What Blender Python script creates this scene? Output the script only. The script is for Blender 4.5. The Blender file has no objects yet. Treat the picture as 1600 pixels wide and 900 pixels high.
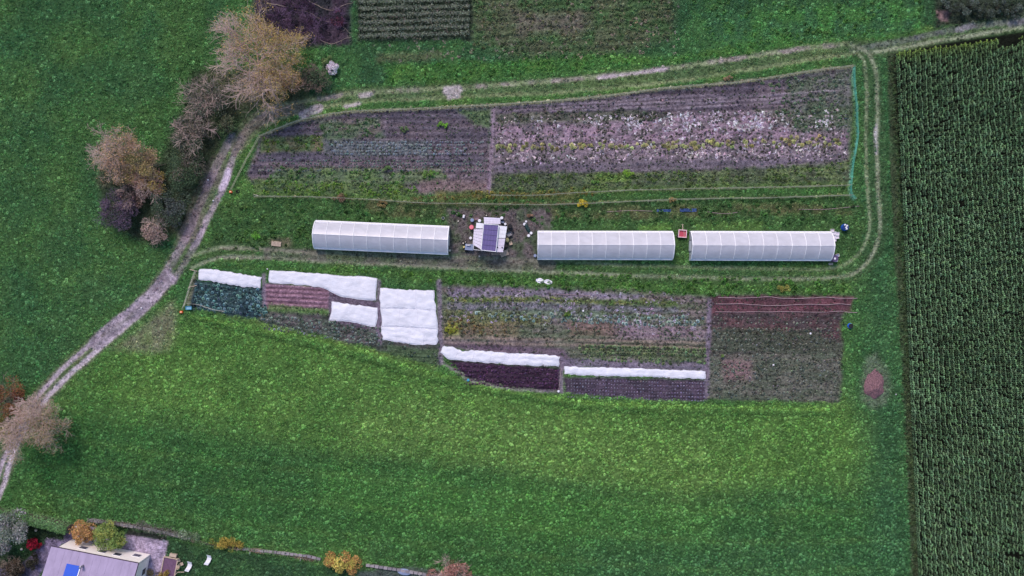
import bpy, math, random
import numpy as np
from mathutils import Vector, Matrix, Euler

# ------------------------------------------------------------------ camera, sky, sun, exposure
S = 0.094            # metres per photograph pixel on the ground
H = 125.0            # flying height of the drone
sc = bpy.context.scene
col = sc.collection
cam_d = bpy.data.cameras.new('camera'); cam = bpy.data.objects.new('camera', cam_d); col.objects.link(cam)
cam.location = (0, 0, H); cam.rotation_euler = (0, 0, 0)
cam_d.sensor_width = 36; cam_d.lens = 36 * H / (1600 * S)
cam_d.clip_start = 0.5; cam_d.clip_end = 3000
sc.camera = cam
SUN_EL, SUN_AZ = math.radians(50), math.radians(-18)     # azimuth from +Y (top of the picture), negative = towards the left
world = bpy.data.worlds.new('World'); sc.world = world; world.use_nodes = True
wn = world.node_tree
sky = wn.nodes.new('ShaderNodeTexSky'); sky.sky_type = 'NISHITA'; sky.sun_disc = False
sky.sun_elevation = SUN_EL; sky.sun_rotation = SUN_AZ
sky.air_density = 1.0; sky.dust_density = 1.5; sky.ozone_density = 1.6
wn.nodes['Background'].inputs[1].default_value = 0.105
wn.links.new(sky.outputs[0], wn.nodes['Background'].inputs[0])
sun_d = bpy.data.lights.new('sun', 'SUN'); sun = bpy.data.objects.new('sun', sun_d); col.objects.link(sun)
sun_d.energy = 1.6; sun_d.angle = math.radians(16); sun_d.color = (1.0, 0.86, 0.82)
sdir = Vector((math.sin(SUN_AZ) * math.cos(SUN_EL), math.cos(SUN_AZ) * math.cos(SUN_EL), math.sin(SUN_EL)))
sun.rotation_euler = sdir.to_track_quat('Z', 'Y').to_euler(); sun.location = (0, 30, 60)
sc.view_settings.view_transform = 'Standard'; sc.view_settings.look = 'None'
sc.view_settings.exposure = 0.73; sc.view_settings.gamma = 1.0
sc.cycles.max_bounces = 5; sc.cycles.transparent_max_bounces = 8

rng = np.random.default_rng(7); R = random.Random(7)

# ------------------------------------------------------------------ helpers
def lin(c, k=1.0):
    out = []
    for v in c[:3]:
        v = v / 255.0
        out.append((v / 12.92 if v <= 0.04045 else ((v + 0.055) / 1.055) ** 2.4) * k)
    return tuple(out)

def P(px, py, z=0.0):
    """a point of the plan, given in photograph pixels, at height z"""
    k = S * (1 - z / H)
    return Vector(((px - 800) * k, (450 - py) * k, z))

def tag(o, label=None, cat=None, group=None, kind=None):
    if label: o['label'] = label
    if cat: o['category'] = cat
    if group: o['group'] = group
    if kind: o['kind'] = kind
    return o

def thing(name, label, cat, loc=(0, 0, 0), rz=0.0, group=None):
    o = bpy.data.objects.new(name, None); col.objects.link(o)
    o.location = loc; o.rotation_euler = (0, 0, rz); o.empty_display_size = 0.3
    return tag(o, label, cat, group)

def copy_tree(o, parent=None):
    c = o.copy(); col.objects.link(c)
    if parent is not None: c.parent = parent
    for ch in o.children: copy_tree(ch, c)
    return c

class MB:
    """collects vertices and faces of ONE mesh"""
    def __init__(self): self.v = []; self.f = []; self.c = []
    def add(self, vs, fs, c=None):
        n = len(self.v); self.v += [tuple(x) for x in vs]; self.f += [tuple(i + n for i in f) for f in fs]
        if c is not None: self.c += [c] * len(vs)
        return self
    def box(self, c, s, rz=0.0, taper=1.0, M=None):
        x, y, z = s[0] / 2, s[1] / 2, s[2] / 2
        vs = [Vector((a * x * (taper if b2 > 0 else 1), b * y * (taper if b2 > 0 else 1), b2 * z)) for b2 in (-1, 1) for a, b in ((-1, -1), (1, -1), (1, 1), (-1, 1))]
        m = Matrix.Translation(c) @ (M if M is not None else Matrix.Rotation(rz, 4, 'Z'))
        return self.add([m @ v for v in vs], [(0, 3, 2, 1), (4, 5, 6, 7), (0, 1, 5, 4), (1, 2, 6, 5), (2, 3, 7, 6), (3, 0, 4, 7)])
    def tube(self, pts, r, n=6, r1=None, cap=True):
        pts = [Vector(p) for p in pts]; base = len(self.v); m = len(pts)
        vs = []
        for i, p in enumerate(pts):
            d = (pts[min(i + 1, m - 1)] - pts[max(i - 1, 0)]).normalized()
            a = d.cross(Vector((0, 0, 1)))
            if a.length < 1e-3: a = Vector((1, 0, 0))
            a.normalize(); b = d.cross(a)
            rr = r if r1 is None else r + (r1 - r) * i / max(1, m - 1)
            for k in range(n):
                t = 2 * math.pi * k / n
                vs.append(p + a * math.cos(t) * rr + b * math.sin(t) * rr)
        fs = [(i * n + k, i * n + (k + 1) % n, (i + 1) * n + (k + 1) % n, (i + 1) * n + k) for i in range(m - 1) for k in range(n)]
        if cap: fs += [tuple(range(n))[::-1], tuple((m - 1) * n + k for k in range(n))]
        return self.add(vs, fs)
    def lathe(self, c, prof, n=14):
        c = Vector(c); vs = []
        for r, z in prof:
            for k in range(n):
                t = 2 * math.pi * k / n; vs.append(c + Vector((r * math.cos(t), r * math.sin(t), z)))
        m = len(prof)
        fs = [(i * n + k, i * n + (k + 1) % n, (i + 1) * n + (k + 1) % n, (i + 1) * n + k) for i in range(m - 1) for k in range(n)]
        fs += [tuple(range(n))[::-1], tuple((m - 1) * n + k for k in range(n))]
        return self.add(vs, fs)
    def mesh(self, name, mat, smooth=False):
        me = bpy.data.meshes.new(name); me.from_pydata(self.v, [], self.f)
        if mat: me.materials.append(mat)
        if self.c:
            a = me.color_attributes.new('col', 'FLOAT_COLOR', 'POINT')
            a.data.foreach_set('color', np.array([(*c[:3], 1.0) for c in self.c], dtype=np.float32).ravel())
        if smooth: me.polygons.foreach_set('use_smooth', [True] * len(me.polygons))
        me.update(); return me
    def build(self, name, mat, parent=None, smooth=False):
        o = bpy.data.objects.new(name, self.mesh(name, mat, smooth)); col.objects.link(o)
        if parent is not None: o.parent = parent
        return o

def np_mesh(name, v, f, mat, colr=None, smooth=False):
    """v (n,3), f (m,3|4) arrays"""
    me = bpy.data.meshes.new(name); k = f.shape[1]
    me.vertices.add(len(v)); me.vertices.foreach_set('co', np.asarray(v, dtype=np.float32).ravel())
    me.loops.add(f.size); me.loops.foreach_set('vertex_index', np.asarray(f, dtype=np.int32).ravel())
    me.polygons.add(len(f)); me.polygons.foreach_set('loop_start', np.arange(0, f.size, k, dtype=np.int32))
    me.update(calc_edges=True)
    if smooth: me.polygons.foreach_set('use_smooth', np.ones(len(f), dtype=bool))
    if mat: me.materials.append(mat)
    if colr is not None:
        a = me.color_attributes.new('col', 'FLOAT_COLOR', 'POINT')
        c4 = np.ones((len(v), 4), dtype=np.float32); c4[:, :3] = colr
        a.data.foreach_set('color', c4.ravel())
    return me

def link(name, me, parent=None):
    o = bpy.data.objects.new(name, me); col.objects.link(o)
    if parent is not None: o.parent = parent
    return o

# ---- value noise in numpy
_tab = {}
def vnoise(x, y, seed=0):
    if seed not in _tab: _tab[seed] = np.random.default_rng(1000 + seed).random((256, 256))
    T = _tab[seed]
    xi = np.floor(x).astype(int); yi = np.floor(y).astype(int); fx = x - xi; fy = y - yi
    fx = fx * fx * (3 - 2 * fx); fy = fy * fy * (3 - 2 * fy)
    a = T[xi & 255, yi & 255]; b = T[(xi + 1) & 255, yi & 255]; c = T[xi & 255, (yi + 1) & 255]; d = T[(xi + 1) & 255, (yi + 1) & 255]
    return (a * (1 - fx) + b * fx) * (1 - fy) + (c * (1 - fx) + d * fx) * fy
def fbm(x, y, scale, seed=0, octv=3):
    s = 0; a = 0.5; t = 0
    for i in range(octv):
        s = s + a * vnoise(x / scale * 2 ** i + 13.7 * i, y / scale * 2 ** i + 7.1 * i, seed + i); t += a; a *= 0.5
    return s / t

# ------------------------------------------------------------------ materials
def new_mat(name):
    m = bpy.data.materials.new(name); m.use_nodes = True
    return m, m.node_tree, m.node_tree.nodes['Principled BSDF']

def ramp_noise(nt, scale, lo, hi, detail=3.0, rough=0.6, coord='Object', vscale=None, p0=0.3, p1=0.7):
    tc = nt.nodes.new('ShaderNodeTexCoord'); src = tc.outputs[coord]
    if vscale:
        mp = nt.nodes.new('ShaderNodeMapping'); mp.inputs['Scale'].default_value = vscale
        nt.links.new(src, mp.inputs['Vector']); src = mp.outputs[0]
    n = nt.nodes.new('ShaderNodeTexNoise'); n.inputs['Scale'].default_value = scale
    n.inputs['Detail'].default_value = detail; n.inputs['Roughness'].default_value = rough
    nt.links.new(src, n.inputs['Vector'])
    mr = nt.nodes.new('ShaderNodeMapRange'); mr.inputs['From Min'].default_value = p0; mr.inputs['From Max'].default_value = p1
    mr.inputs['To Min'].default_value = lo; mr.inputs['To Max'].default_value = hi
    nt.links.new(n.outputs['Fac'], mr.inputs['Value'])
    return mr.outputs[0]

def mulcol(nt, colsock, facsock):
    m = nt.nodes.new('ShaderNodeVectorMath'); m.operation = 'SCALE'
    nt.links.new(colsock, m.inputs[0]); nt.links.new(facsock, m.inputs['Scale'])
    return m.outputs[0]

def bump(nt, bs, hsock, dist, strength=1.0):
    b = nt.nodes.new('ShaderNodeBump'); b.inputs['Distance'].default_value = dist; b.inputs['Strength'].default_value = strength
    nt.links.new(hsock, b.inputs['Height']); nt.links.new(b.outputs[0], bs.inputs['Normal'])

def plain(name, c, rough=0.6, var=0.25, scale=6.0, spec=0.3, metal=0.0, bumpd=0.01, vscale=None):
    m, nt, bs = new_mat(name)
    rgb = nt.nodes.new('ShaderNodeRGB'); rgb.outputs[0].default_value = (*lin(c), 1)
    f = ramp_noise(nt, scale, 1 - var, 1 + var, vscale=vscale)
    nt.links.new(mulcol(nt, rgb.outputs[0], f), bs.inputs['Base Color'])
    bs.inputs['Roughness'].default_value = rough; bs.inputs['Specular IOR Level'].default_value = spec; bs.inputs['Metallic'].default_value = metal
    if bumpd: bump(nt, bs, f, bumpd)
    return m

def ground_mat():
    m, nt, bs = new_mat('ground_mix')
    at = nt.nodes.new('ShaderNodeAttribute'); at.attribute_name = 'col'; at.attribute_type = 'GEOMETRY'
    a = ramp_noise(nt, 2.4, 0.60, 1.48, detail=5, rough=0.75, p0=0.36, p1=0.64)
    b = ramp_noise(nt, 8.0, 0.66, 1.40, detail=2, rough=0.6, p0=0.3, p1=0.7)
    c = mulcol(nt, mulcol(nt, at.outputs['Color'], a), b)
    nt.links.new(c, bs.inputs['Base Color'])
    bs.inputs['Roughness'].default_value = 0.95; bs.inputs['Specular IOR Level'].default_value = 0.05
    ad = nt.nodes.new('ShaderNodeMath'); ad.operation = 'ADD'; nt.links.new(a, ad.inputs[0]); nt.links.new(b, ad.inputs[1])
    bump(nt, bs, ad.outputs[0], 0.08, 0.9)
    return m

def tint_mat(name='leaf_tinted', rough=0.7):
    """colour comes from the plant's own 'tint' (per plant)"""
    m, nt, bs = new_mat(name)
    at = nt.nodes.new('ShaderNodeAttribute'); at.attribute_name = 'tint'; at.attribute_type = 'INSTANCER'
    f = ramp_noise(nt, 7.0, 0.7, 1.3, detail=2)
    nt.links.new(mulcol(nt, at.outputs['Color'], f), bs.inputs['Base Color'])
    bs.inputs['Roughness'].default_value = rough; bs.inputs['Specular IOR Level'].default_value = 0.15
    return m

def vcol_mat(name, rough=0.75, scale=3.0):
    m, nt, bs = new_mat(name)
    at = nt.nodes.new('ShaderNodeAttribute'); at.attribute_name = 'col'; at.attribute_type = 'GEOMETRY'
    f = ramp_noise(nt, scale, 0.78, 1.22)
    nt.links.new(mulcol(nt, at.outputs['Color'], f), bs.inputs['Base Color'])
    bs.inputs['Roughness'].default_value = rough; bs.inputs['Specular IOR Level'].default_value = 0.12
    return m

M_ground = ground_mat(); M_tint = tint_mat(); M_vcol = vcol_mat('leaf_coloured')

# ------------------------------------------------------------------ the lie of the land: one height and colour field
CELL = 0.2
X0, X1, Y0, Y1 = -88.0, 92.0, -52.0, 52.0
nx = int(round((X1 - X0) / CELL)) + 1; ny = int(round((Y1 - Y0) / CELL)) + 1
gx = np.linspace(X0, X1, nx); gy = np.linspace(Y0, Y1, ny)
GX, GY = np.meshgrid(gx, gy)                     # shape (ny, nx)
PX = GX / S + 800; PY = 450 - GY / S             # plan coordinates in photograph pixels

WX = PX + (fbm(GX, GY, 2.2, 31, 3) - 0.5) * 9; WY = PY + (fbm(GX, GY, 1.6, 41, 3) - 0.5) * 7   # frayed edges

n1 = fbm(GX, GY, 14.0, 1, 3); n2 = fbm(GX, GY, 5.0, 5, 3); n3 = fbm(GX, GY, 1.1, 9, 2); n4 = fbm(GX, GY, 0.5, 12, 2)
def mix(a, b, t): return a * (1 - t[..., None]) + b * t[..., None]
def C3(c): return np.array(lin(c))
def sstep(a, b, x): t = np.clip((x - a) / (b - a), 0, 1); return t * t * (3 - 2 * t)

COL = np.ones((ny, nx, 3)) * C3((56, 96, 52))
COL = mix(COL, np.ones_like(COL) * C3((46, 87, 52)), sstep(0.35, 0.75, n1) * .8)
COL = mix(COL, np.ones_like(COL) * C3((78, 108, 54)), sstep(0.45, 0.80, n2) * 0.5)
GRS = np.ones((ny, nx))                          # how much grass grows
HGT = (n2 - 0.5) * 0.25 + (n3 - 0.5) * 0.12
ZONE = np.zeros((ny, nx), dtype=np.int8)          # 0 meadow 1 track 2 vegetable plot 3 maize field 4 paving 5 garden lawn

def sdpoly(pts, X, Y):
    """signed distance (positive inside) to a polygon, in px"""
    d = np.full(X.shape, 1e9); ins = np.zeros(X.shape, dtype=bool); n = len(pts)
    for i in range(n):
        ax, ay = pts[i]; bx, by = pts[(i + 1) % n]
        ex, ey = bx - ax, by - ay; wx, wy = X - ax, Y - ay
        t = np.clip((wx * ex + wy * ey) / (ex * ex + ey * ey + 1e-9), 0, 1)
        d = np.minimum(d, np.hypot(wx - ex * t, wy - ey * t))
        c = ((ay > Y) != (by > Y)) & (X < (bx - ax) * (Y - ay) / ((by - ay) + 1e-12) + ax)
        ins ^= c
    return np.where(ins, d, -d)

def window(pts, m):
    xs = [p[0] for p in pts]; ys = [p[1] for p in pts]
    i0 = max(0, int(((min(xs) - m - 800) * S - X0) / CELL)); i1 = min(nx, int(((max(xs) + m - 800) * S - X0) / CELL) + 2)
    j0 = max(0, int(((450 - max(ys) - m) * S - Y0) / CELL)); j1 = min(ny, int(((450 - min(ys) + m) * S - Y0) / CELL) + 2)
    return slice(j0, j1), slice(i0, i1)

def patch(pts, c=None, soft=3.0, k=1.0, grass=None, zone=None, fur=None, c2=None, nsc=1.3, warp=True, streak=None):
    """paint a polygon of the plan: colour c (patchily c2), grass cover, zone, furrows (amp m, period px, slope)"""
    w = window(pts, 14 + soft)
    X, Y = (WX[w], WY[w]) if warp else (PX[w], PY[w])
    if X.size == 0: return
    d = sdpoly(pts, X, Y); a = sstep(-soft, soft, d) * k
    if c is not None:
        base = np.ones(X.shape + (3,)) * C3(c)
        if c2 is not None:
            if streak: nn = fbm(GX[w] / streak, GY[w] + GX[w] * -0.0, nsc, 71, 3)
            else: nn = fbm(GX[w], GY[w], nsc, 61, 3)
            base = mix(base, np.ones_like(base) * C3(c2), sstep(0.34, 0.68, nn))
        COL[w] = mix(COL[w], base, a)
    if grass is not None: GRS[w] = GRS[w] * (1 - a) + grass * a
    if zone is not None: ZONE[w][sdpoly(pts, PX[w], PY[w]) > 0] = zone
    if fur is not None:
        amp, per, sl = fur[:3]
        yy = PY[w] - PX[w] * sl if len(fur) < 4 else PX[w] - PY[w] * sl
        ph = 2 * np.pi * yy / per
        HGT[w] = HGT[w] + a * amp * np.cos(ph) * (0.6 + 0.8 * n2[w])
        COL[w] *= (1 + a * 0.24 * np.cos(ph))[..., None]  # furrow shade painted in: troughs darker, crests lighter

def sdline(pts, X, Y):
    d = np.full(X.shape, 1e9)
    for (ax, ay), (bx, by) in zip(pts[:-1], pts[1:]):
        ex, ey = bx - ax, by - ay; wx, wy = X - ax, Y - ay
        t = np.clip((wx * ex + wy * ey) / (ex * ex + ey * ey), 0, 1)
        d = np.minimum(d, np.hypot(wx - ex * t, wy - ey * t))
    return d

def smooth(pts, n=8):
    out = []; m = len(pts)
    for i in range(m - 1):
        p0, p1, p2, p3 = pts[max(i - 1, 0)], pts[i], pts[i + 1], pts[min(i + 2, m - 1)]
        for j in range(n):
            t = j / n
            out.append(tuple(0.5 * ((2 * p1[k]) + (p2[k] - p0[k]) * t + (2 * p0[k] - 5 * p1[k] + 4 * p2[k] - p3[k]) * t * t + (3 * p1[k] - p0[k] - 3 * p2[k] + p3[k]) * t ** 3) for k in (0, 1)))
    out.append(tuple(pts[-1])); return out

def rut(pts, w, c, k=1.0, depth=0.05, grass=0.1, zone=None, zw=None, patchy=0.0, c2=None, soft=2.2):
    pts = smooth(pts, 6); win = window(pts, w + 12)
    d = sdline(pts, PX[win] + (WX[win] - PX[win]) * 0.35, PY[win] + (WY[win] - PY[win]) * 0.35)
    a = 1 - sstep(w - soft, w + soft, d)
    if patchy: a = a * (1 - patchy * sstep(0.40, 0.62, fbm(GX[win], GY[win], 2.6, 77, 3)))
    a = a * k
    b = np.ones(d.shape + (3,)) * C3(c)
    if c2 is not None: b = mix(b, np.ones_like(b) * C3(c2), sstep(0.4, 0.62, fbm(GX[win], GY[win], 1.6, 81, 3)))
    COL[win] = mix(COL[win], b, a); GRS[win] = GRS[win] * (1 - a) + grass * a; HGT[win] -= a * depth
    if zone is not None: ZONE[win][sdline(pts, PX[win], PY[win]) < (zw or w)] = zone

# --- meadows -------------------------------------------------------------
patch([(-200, -200), (380, -200), (350, 60), (290, 150), (300, 360), (250, 430), (60, 600), (-200, 900)], (52, 88, 50), 8, 0.75, c2=(42, 80, 52), nsc=6)
patch([(-200, 480), (60, 590), (-200, 800)], (42, 80, 51), 20, 0.6)
# the mown, yellower band below the plots and the bluer sward below it
patch([(150, 560), (300, 495), (430, 515), (690, 590), (900, 628), (1310, 632), (1400, 650), (1400, 740), (1250, 765), (1050, 782), (850, 750), (700, 722), (480, 706), (300, 668), (130, 640)],
      (72, 110, 52), 30, 0.85, c2=(64, 102, 48), nsc=4)
rut([(300, 478), (420, 510), (540, 538), (680, 576)], 3, (92, 110, 58), 0.5, 0, .9, patchy=.5)
patch([(560, 610), (900, 655), (1130, 690), (1150, 775), (1050, 782), (850, 748), (700, 722), (540, 700)], (90, 122, 66), 32, 0.4, c2=(80, 114, 58), nsc=3)
patch([(130, 640), (300, 668), (480, 706), (700, 722), (850, 750), (1050, 785), (1300, 765), (1420, 740), (1440, 960), (600, 960), (550, 868), (230, 815), (0, 780), (40, 690)],
      (44, 86, 44), 42, 0.8, c2=(41, 80, 45), nsc=5)
patch([(500, 735), (860, 768), (1130, 800), (1100, 850), (760, 835), (480, 790)], (58, 104, 50), 34, 0.6)
patch([(900, 860), (1420, 830), (1440, 980), (900, 980)], (42, 82, 54), 40, 0.6)
rut([(300, 668), (480, 708), (700, 724), (850, 752), (1050, 784), (1250, 770)], 5, (56, 84, 50), 0.2, 0.05, 1.0, patchy=0.6)
rut([(300, 495), (430, 520), (560, 548), (690, 588), (860, 622), (1000, 634), (1300, 640)], 3, (86, 128, 56), 0.6, -0.03, 1.0, patchy=0.4)
rut([(300, 500), (430, 530), (560, 562), (690, 600), (860, 632), (1000, 645), (1300, 650)], 3, (46, 80, 40), 0.75, 0.05, 1.0, patchy=0.3)
rut([(1130, 665), (1200, 695), (1260, 735), (1300, 770)], 1.5, (50, 84, 44), 0.5, 0.04, 1.0, patchy=0.5)
for k_ in range(11):        # passes of the mower
    o_ = 640 + k_ * 23; rut([(60, o_ - 30), (300, o_ + 8), (600, o_ + 42), (900, o_ + 76), (1150, o_ + 92), (1400, o_ + 88)], 4.5, (70, 104, 52) if k_ % 2 else (40, 74, 42), 0.26, 0.03, 1.0, patchy=.5, soft=5)
for k_ in range(12):
    o_ = -40 + k_ * 40; rut([(o_ - 60, 560), (o_ + 10, 320), (o_ + 60, 120), (o_ + 80, -60)], 4.0, (36, 66, 42), 0.14, 0.03, 1.0, patchy=.6, soft=5) if o_ < 240 else None
# strip right of the beds, along the maize
patch([(1335, 90), (1400, 70), (1425, 650), (1425, 900), (1370, 900), (1345, 650)], (46, 84, 54), 34, 0.9, c2=(40, 78, 52), nsc=4)
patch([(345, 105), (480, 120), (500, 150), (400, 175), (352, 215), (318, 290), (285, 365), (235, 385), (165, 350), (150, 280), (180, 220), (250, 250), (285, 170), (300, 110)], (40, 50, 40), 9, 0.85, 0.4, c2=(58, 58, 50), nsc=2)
# worn patch beside the track
patch([(175, 545), (235, 498), (272, 470), (275, 520), (262, 548), (235, 552)], (104, 106, 86), 10, 0.5, 0.5, c2=(110, 94, 102))
# --- strip above the loop road ------------------------------------------
patch([(355, -120), (1470, -120), (1465, 40), (1300, 62), (1050, 98), (900, 112), (700, 124), (560, 135), (480, 150), (500, 60)], (50, 90, 54), 6, 0.9, c2=(40, 76, 52), nsc=3)
patch([(395, -90), (550, -90), (548, 70), (470, 74), (395, 50)], (58, 44, 62), 5, 0.95, 0.12, zone=2, c2=(38, 38, 48), nsc=2)
patch([(735, -90), (1060, -90), (1050, 60), (960, 88), (790, 90), (735, 62)], (72, 76, 62), 14, 0.75, 0.5, zone=2, c2=(56, 80, 50), nsc=1.6, fur=(0.05, 12, -0.04))
patch([(800, 20), (910, 20), (915, 50), (805, 55)], (94, 86, 86), 10, 0.55, 0.15)
patch([(590, 84), (690, 80), (690, 92), (590, 98)], (92, 92, 72), 5, 0.45, 0.5)
patch([(556, -90), (740, -90), (738, 62), (558, 64)], (42, 46, 42), 4, 0.8, 0.2, zone=2, fur=(0.05, 10, -0.03))
patch([(600, 102), (800, 96), (930, 84), (1060, 90), (1240, 50), (1400, 45), (1400, 58), (1250, 72), (1040, 100), (900, 112), (700, 124), (600, 132)], (54, 98, 48), 6, 0.8, c2=(68, 110, 50), nsc=1.4)
patch([(1080, 20), (1440, 0), (1440, 50), (1120, 78)], (58, 108, 54), 8, 0.7, c2=(48, 90, 60), nsc=2)
patch([(1462, -90), (1660, -90), (1660, 20), (1530, 36), (1462, 44)], (44, 50, 46), 5, 0.9, 0.4, zone=2, c2=(32, 38, 36))  # planting ground, with the dark shadow among the shrubs painted into its colour
patch([(1464, 16), (1486, 16), (1482, 36), (1466, 30)], (110, 88, 92), 3, 0.9, 0.0)
# --- green strip between the two arms of the road -------------------------
patch([(330, 330), (400, 302), (660, 312), (1330, 300), (1352, 330), (1345, 400), (1300, 410), (700, 396), (330, 392)], (46, 78, 46), 5, 0.85, c2=(56, 88, 50), nsc=1.5)
patch([(500, 300), (760, 322), (1330, 318), (1330, 334), (900, 345), (600, 340)], (52, 74, 46), 5, 0.6, c2=(84, 80, 62), nsc=1.5)
patch([(998, 352), (1050, 350), (1050, 360), (998, 360)], (76, 114, 54), 4, 0.8)
patch([(1085, 348), (1190, 346), (1190, 360), (1085, 360)], (70, 104, 52), 4, 0.7)
patch([(700, 325), (860, 325), (862, 400), (838, 412), (700, 412)], (86, 76, 86), 6, 0.85, 0.12, zone=4, c2=(64, 74, 62), nsc=1.2)
patch([(420, 372), (455, 372), (455, 388), (420, 388)], (92, 84, 74), 4, 0.7, 0.4)
patch([(326, 416), (690, 424), (1110, 432), (1330, 436), (1330, 462), (1100, 462), (690, 446), (590, 430), (420, 420), (326, 420)], (50, 84, 44), 4, 0.85, c2=(64, 100, 50), nsc=1.3)
# --- beds above the tunnels ------------------------------------------------
UL = [(408, 213), (470, 190), (540, 176), (640, 171), (770, 165), (765, 300), (660, 304), (400, 300), (385, 270)]
UR = [(772, 165), (880, 157), (960, 149), (1080, 135), (1200, 122), (1330, 105), (1326, 282), (1000, 290), (768, 300)]
patch(UL, (92, 82, 92), 5, 1.0, 0.12, zone=2, c2=(74, 70, 84), nsc=1.6, streak=5, fur=(0.035, 9.5, 0.0))
patch(UR, (92, 83, 94), 5, 1.0, 0.12, zone=2, c2=(76, 70, 84), nsc=1.6, streak=5, fur=(0.035, 9.5, -0.02))
patch([(410, 215), (505, 212), (505, 238), (405, 240)], (70, 104, 54), 4, 0.75, 0.6, c2=(96, 96, 66))
patch([(495, 190), (590, 186), (600, 214), (510, 222)], (62, 94, 62), 6, 0.7, 0.5, c2=(86, 84, 82))
patch([(715, 172), (768, 170), (766, 200), (740, 196)], (72, 104, 60), 5, 0.7, 0.5)
patch([(505, 220), (670, 220), (670, 244), (505, 244)], (88, 98, 104), 4, 0.75, 0.1, c2=(66, 76, 82), nsc=0.5)
patch([(402, 238), (500, 238), (540, 252), (402, 256)], (76, 74, 90), 4, 0.7, 0.0)
patch([(430, 262), (600, 264), (600, 284), (420, 284)], (66, 96, 62), 5, 0.7, 0.4, c2=(86, 122, 60))
patch([(600, 270), (690, 264), (700, 280), (610, 290)], (84, 112, 64), 6, 0.6, 0.4)
patch([(395, 282), (620, 284), (650, 300), (660, 312), (395, 306)], (76, 104, 54), 4, 0.85, 0.6, c2=(58, 84, 50))
patch([(650, 282), (765, 282), (765, 300), (660, 304)], (106, 90, 92), 5, 0.7, 0.1)
patch([(680, 300), (900, 296), (900, 312), (680, 314)], (92, 96, 54), 4, 0.75, 0.5, c2=(60, 80, 44))
patch([(775, 178), (1000, 170), (1060, 182), (1000, 190), (778, 198)], (80, 86, 74), 4, 0.7, 0.35, c2=(60, 72, 58))
patch([(775, 196), (900, 194), (1100, 180), (1220, 176), (1320, 185), (1322, 222), (775, 228)], (130, 109, 130), 6, 0.85, 0.06, c2=(98, 90, 100), nsc=1.0)
patch([(775, 226), (1320, 222), (1320, 246), (775, 256)], (116, 103, 118), 6, 0.8, 0.08, c2=(94, 88, 96), nsc=0.9)
patch([(775, 256), (1320, 244), (1320, 262), (775, 272)], (98, 90, 106), 4, 0.8, 0.05, c2=(82, 78, 90), streak=6)
patch([(775, 272), (900, 268), (1000, 270), (1200, 262), (1325, 252), (1328, 292), (768, 304)], (76, 100, 56), 5, 0.8, 0.6, c2=(60, 78, 54))
patch([(930, 272), (985, 272), (985, 283), (930, 285)], (88, 118, 54), 4, 0.8, 0.7)
patch([(1225, 125), (1330, 108), (1330, 200), (1240, 200)], (66, 86, 68), 8, 0.75, 0.5, c2=(84, 90, 92))
patch([(1180, 175), (1325, 165), (1325, 200), (1250, 205)], (66, 88, 66), 8, 0.5, 0.4)
for k, (xa, xb) in enumerate([(785, 1100), (790, 1325), (860, 1255), (1000, 1280)]):
    ya = 168 + k * 5.5 + (xa - 785) * -0.055
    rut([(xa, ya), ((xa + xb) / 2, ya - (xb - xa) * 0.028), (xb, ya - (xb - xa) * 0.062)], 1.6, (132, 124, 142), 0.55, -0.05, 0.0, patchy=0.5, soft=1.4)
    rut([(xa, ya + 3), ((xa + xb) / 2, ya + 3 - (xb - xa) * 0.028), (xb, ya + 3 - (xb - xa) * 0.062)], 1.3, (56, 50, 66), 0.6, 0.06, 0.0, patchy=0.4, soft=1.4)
rut([(771, 168), (768, 240), (763, 300)], 3.0, (122, 104, 128), 0.8, 0.03, 0.0)
# --- beds below the tunnels -------------------------------------------------
patch([(302, 436), (412, 450), (408, 480), (420, 504), (345, 490), (296, 480)], (42, 64, 70), 3, 1.0, 0.1, zone=2, c2=(32, 52, 62), nsc=1.2, fur=(0.03, 9, 0.1))
patch([(405, 484), (520, 492), (600, 510), (690, 536), (690, 572), (600, 548), (500, 524), (404, 504)], (76, 74, 78), 3, 1.0, 0.1, zone=2, c2=(58, 66, 62), nsc=1.2, fur=(0.03, 9, 0.12))
patch([(412, 444), (500, 448), (596, 472), (600, 520), (516, 505), (512, 486), (412, 482)], (84, 74, 92), 2, 1.0, 0.02, zone=2)
patch([(414, 444), (514, 450), (512, 486), (413, 482)], (122, 92, 112), 2, 0.95, 0.0, zone=2, fur=(0.07, 7.4, 0.04), warp=False)
for k_ in range(5): rut([(416, 450 + 7.2 * k_), (466, 452 + 7.2 * k_), (511, 455 + 7.2 * k_)], 1.2, (62, 46, 60), .8, .06, 0, patchy=.2, soft=1.2)
patch([(418, 476), (512, 484), (512, 494), (420, 488)], (70, 100, 56), 3, 0.8, 0.6)
patch([(600, 540), (688, 546), (688, 574), (610, 556)], (58, 78, 56), 3, 0.9, 0.3, fur=(0.04, 6, 0.06))
LOW = [(690, 446), (900, 450), (1110, 464), (1108, 580), (880, 572), (690, 538)]
patch(LOW, (96, 90, 94), 5, 1.0, 0.2, zone=2, c2=(76, 88, 72), nsc=1.4, streak=4, fur=(0.04, 8.5, 0.018))
patch([(700, 450), (860, 452), (1000, 462), (1000, 468), (700, 464)], (118, 110, 134), 3, 0.8, 0.05, c2=(90, 84, 106), nsc=0.8)
patch([(700, 464), (860, 464), (1060, 470), (1060, 480), (700, 472)], (66, 92, 48), 3, 0.85, 0.6, c2=(96, 104, 58))
patch([(700, 473), (860, 473), (1060, 481), (1060, 488), (700, 484)], (106, 104, 126), 3, 0.7, 0.05, c2=(80, 84, 96), nsc=0.7)
patch([(740, 484), (900, 484), (1000, 492), (1100, 500), (1100, 508), (900, 500), (740, 498)], (86, 104, 92), 3, 0.75, 0.25, c2=(70, 86, 70))
patch([(692, 486), (860, 494), (860, 506), (700, 512)], (86, 96, 60), 4, 0.75, 0.45)
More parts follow.
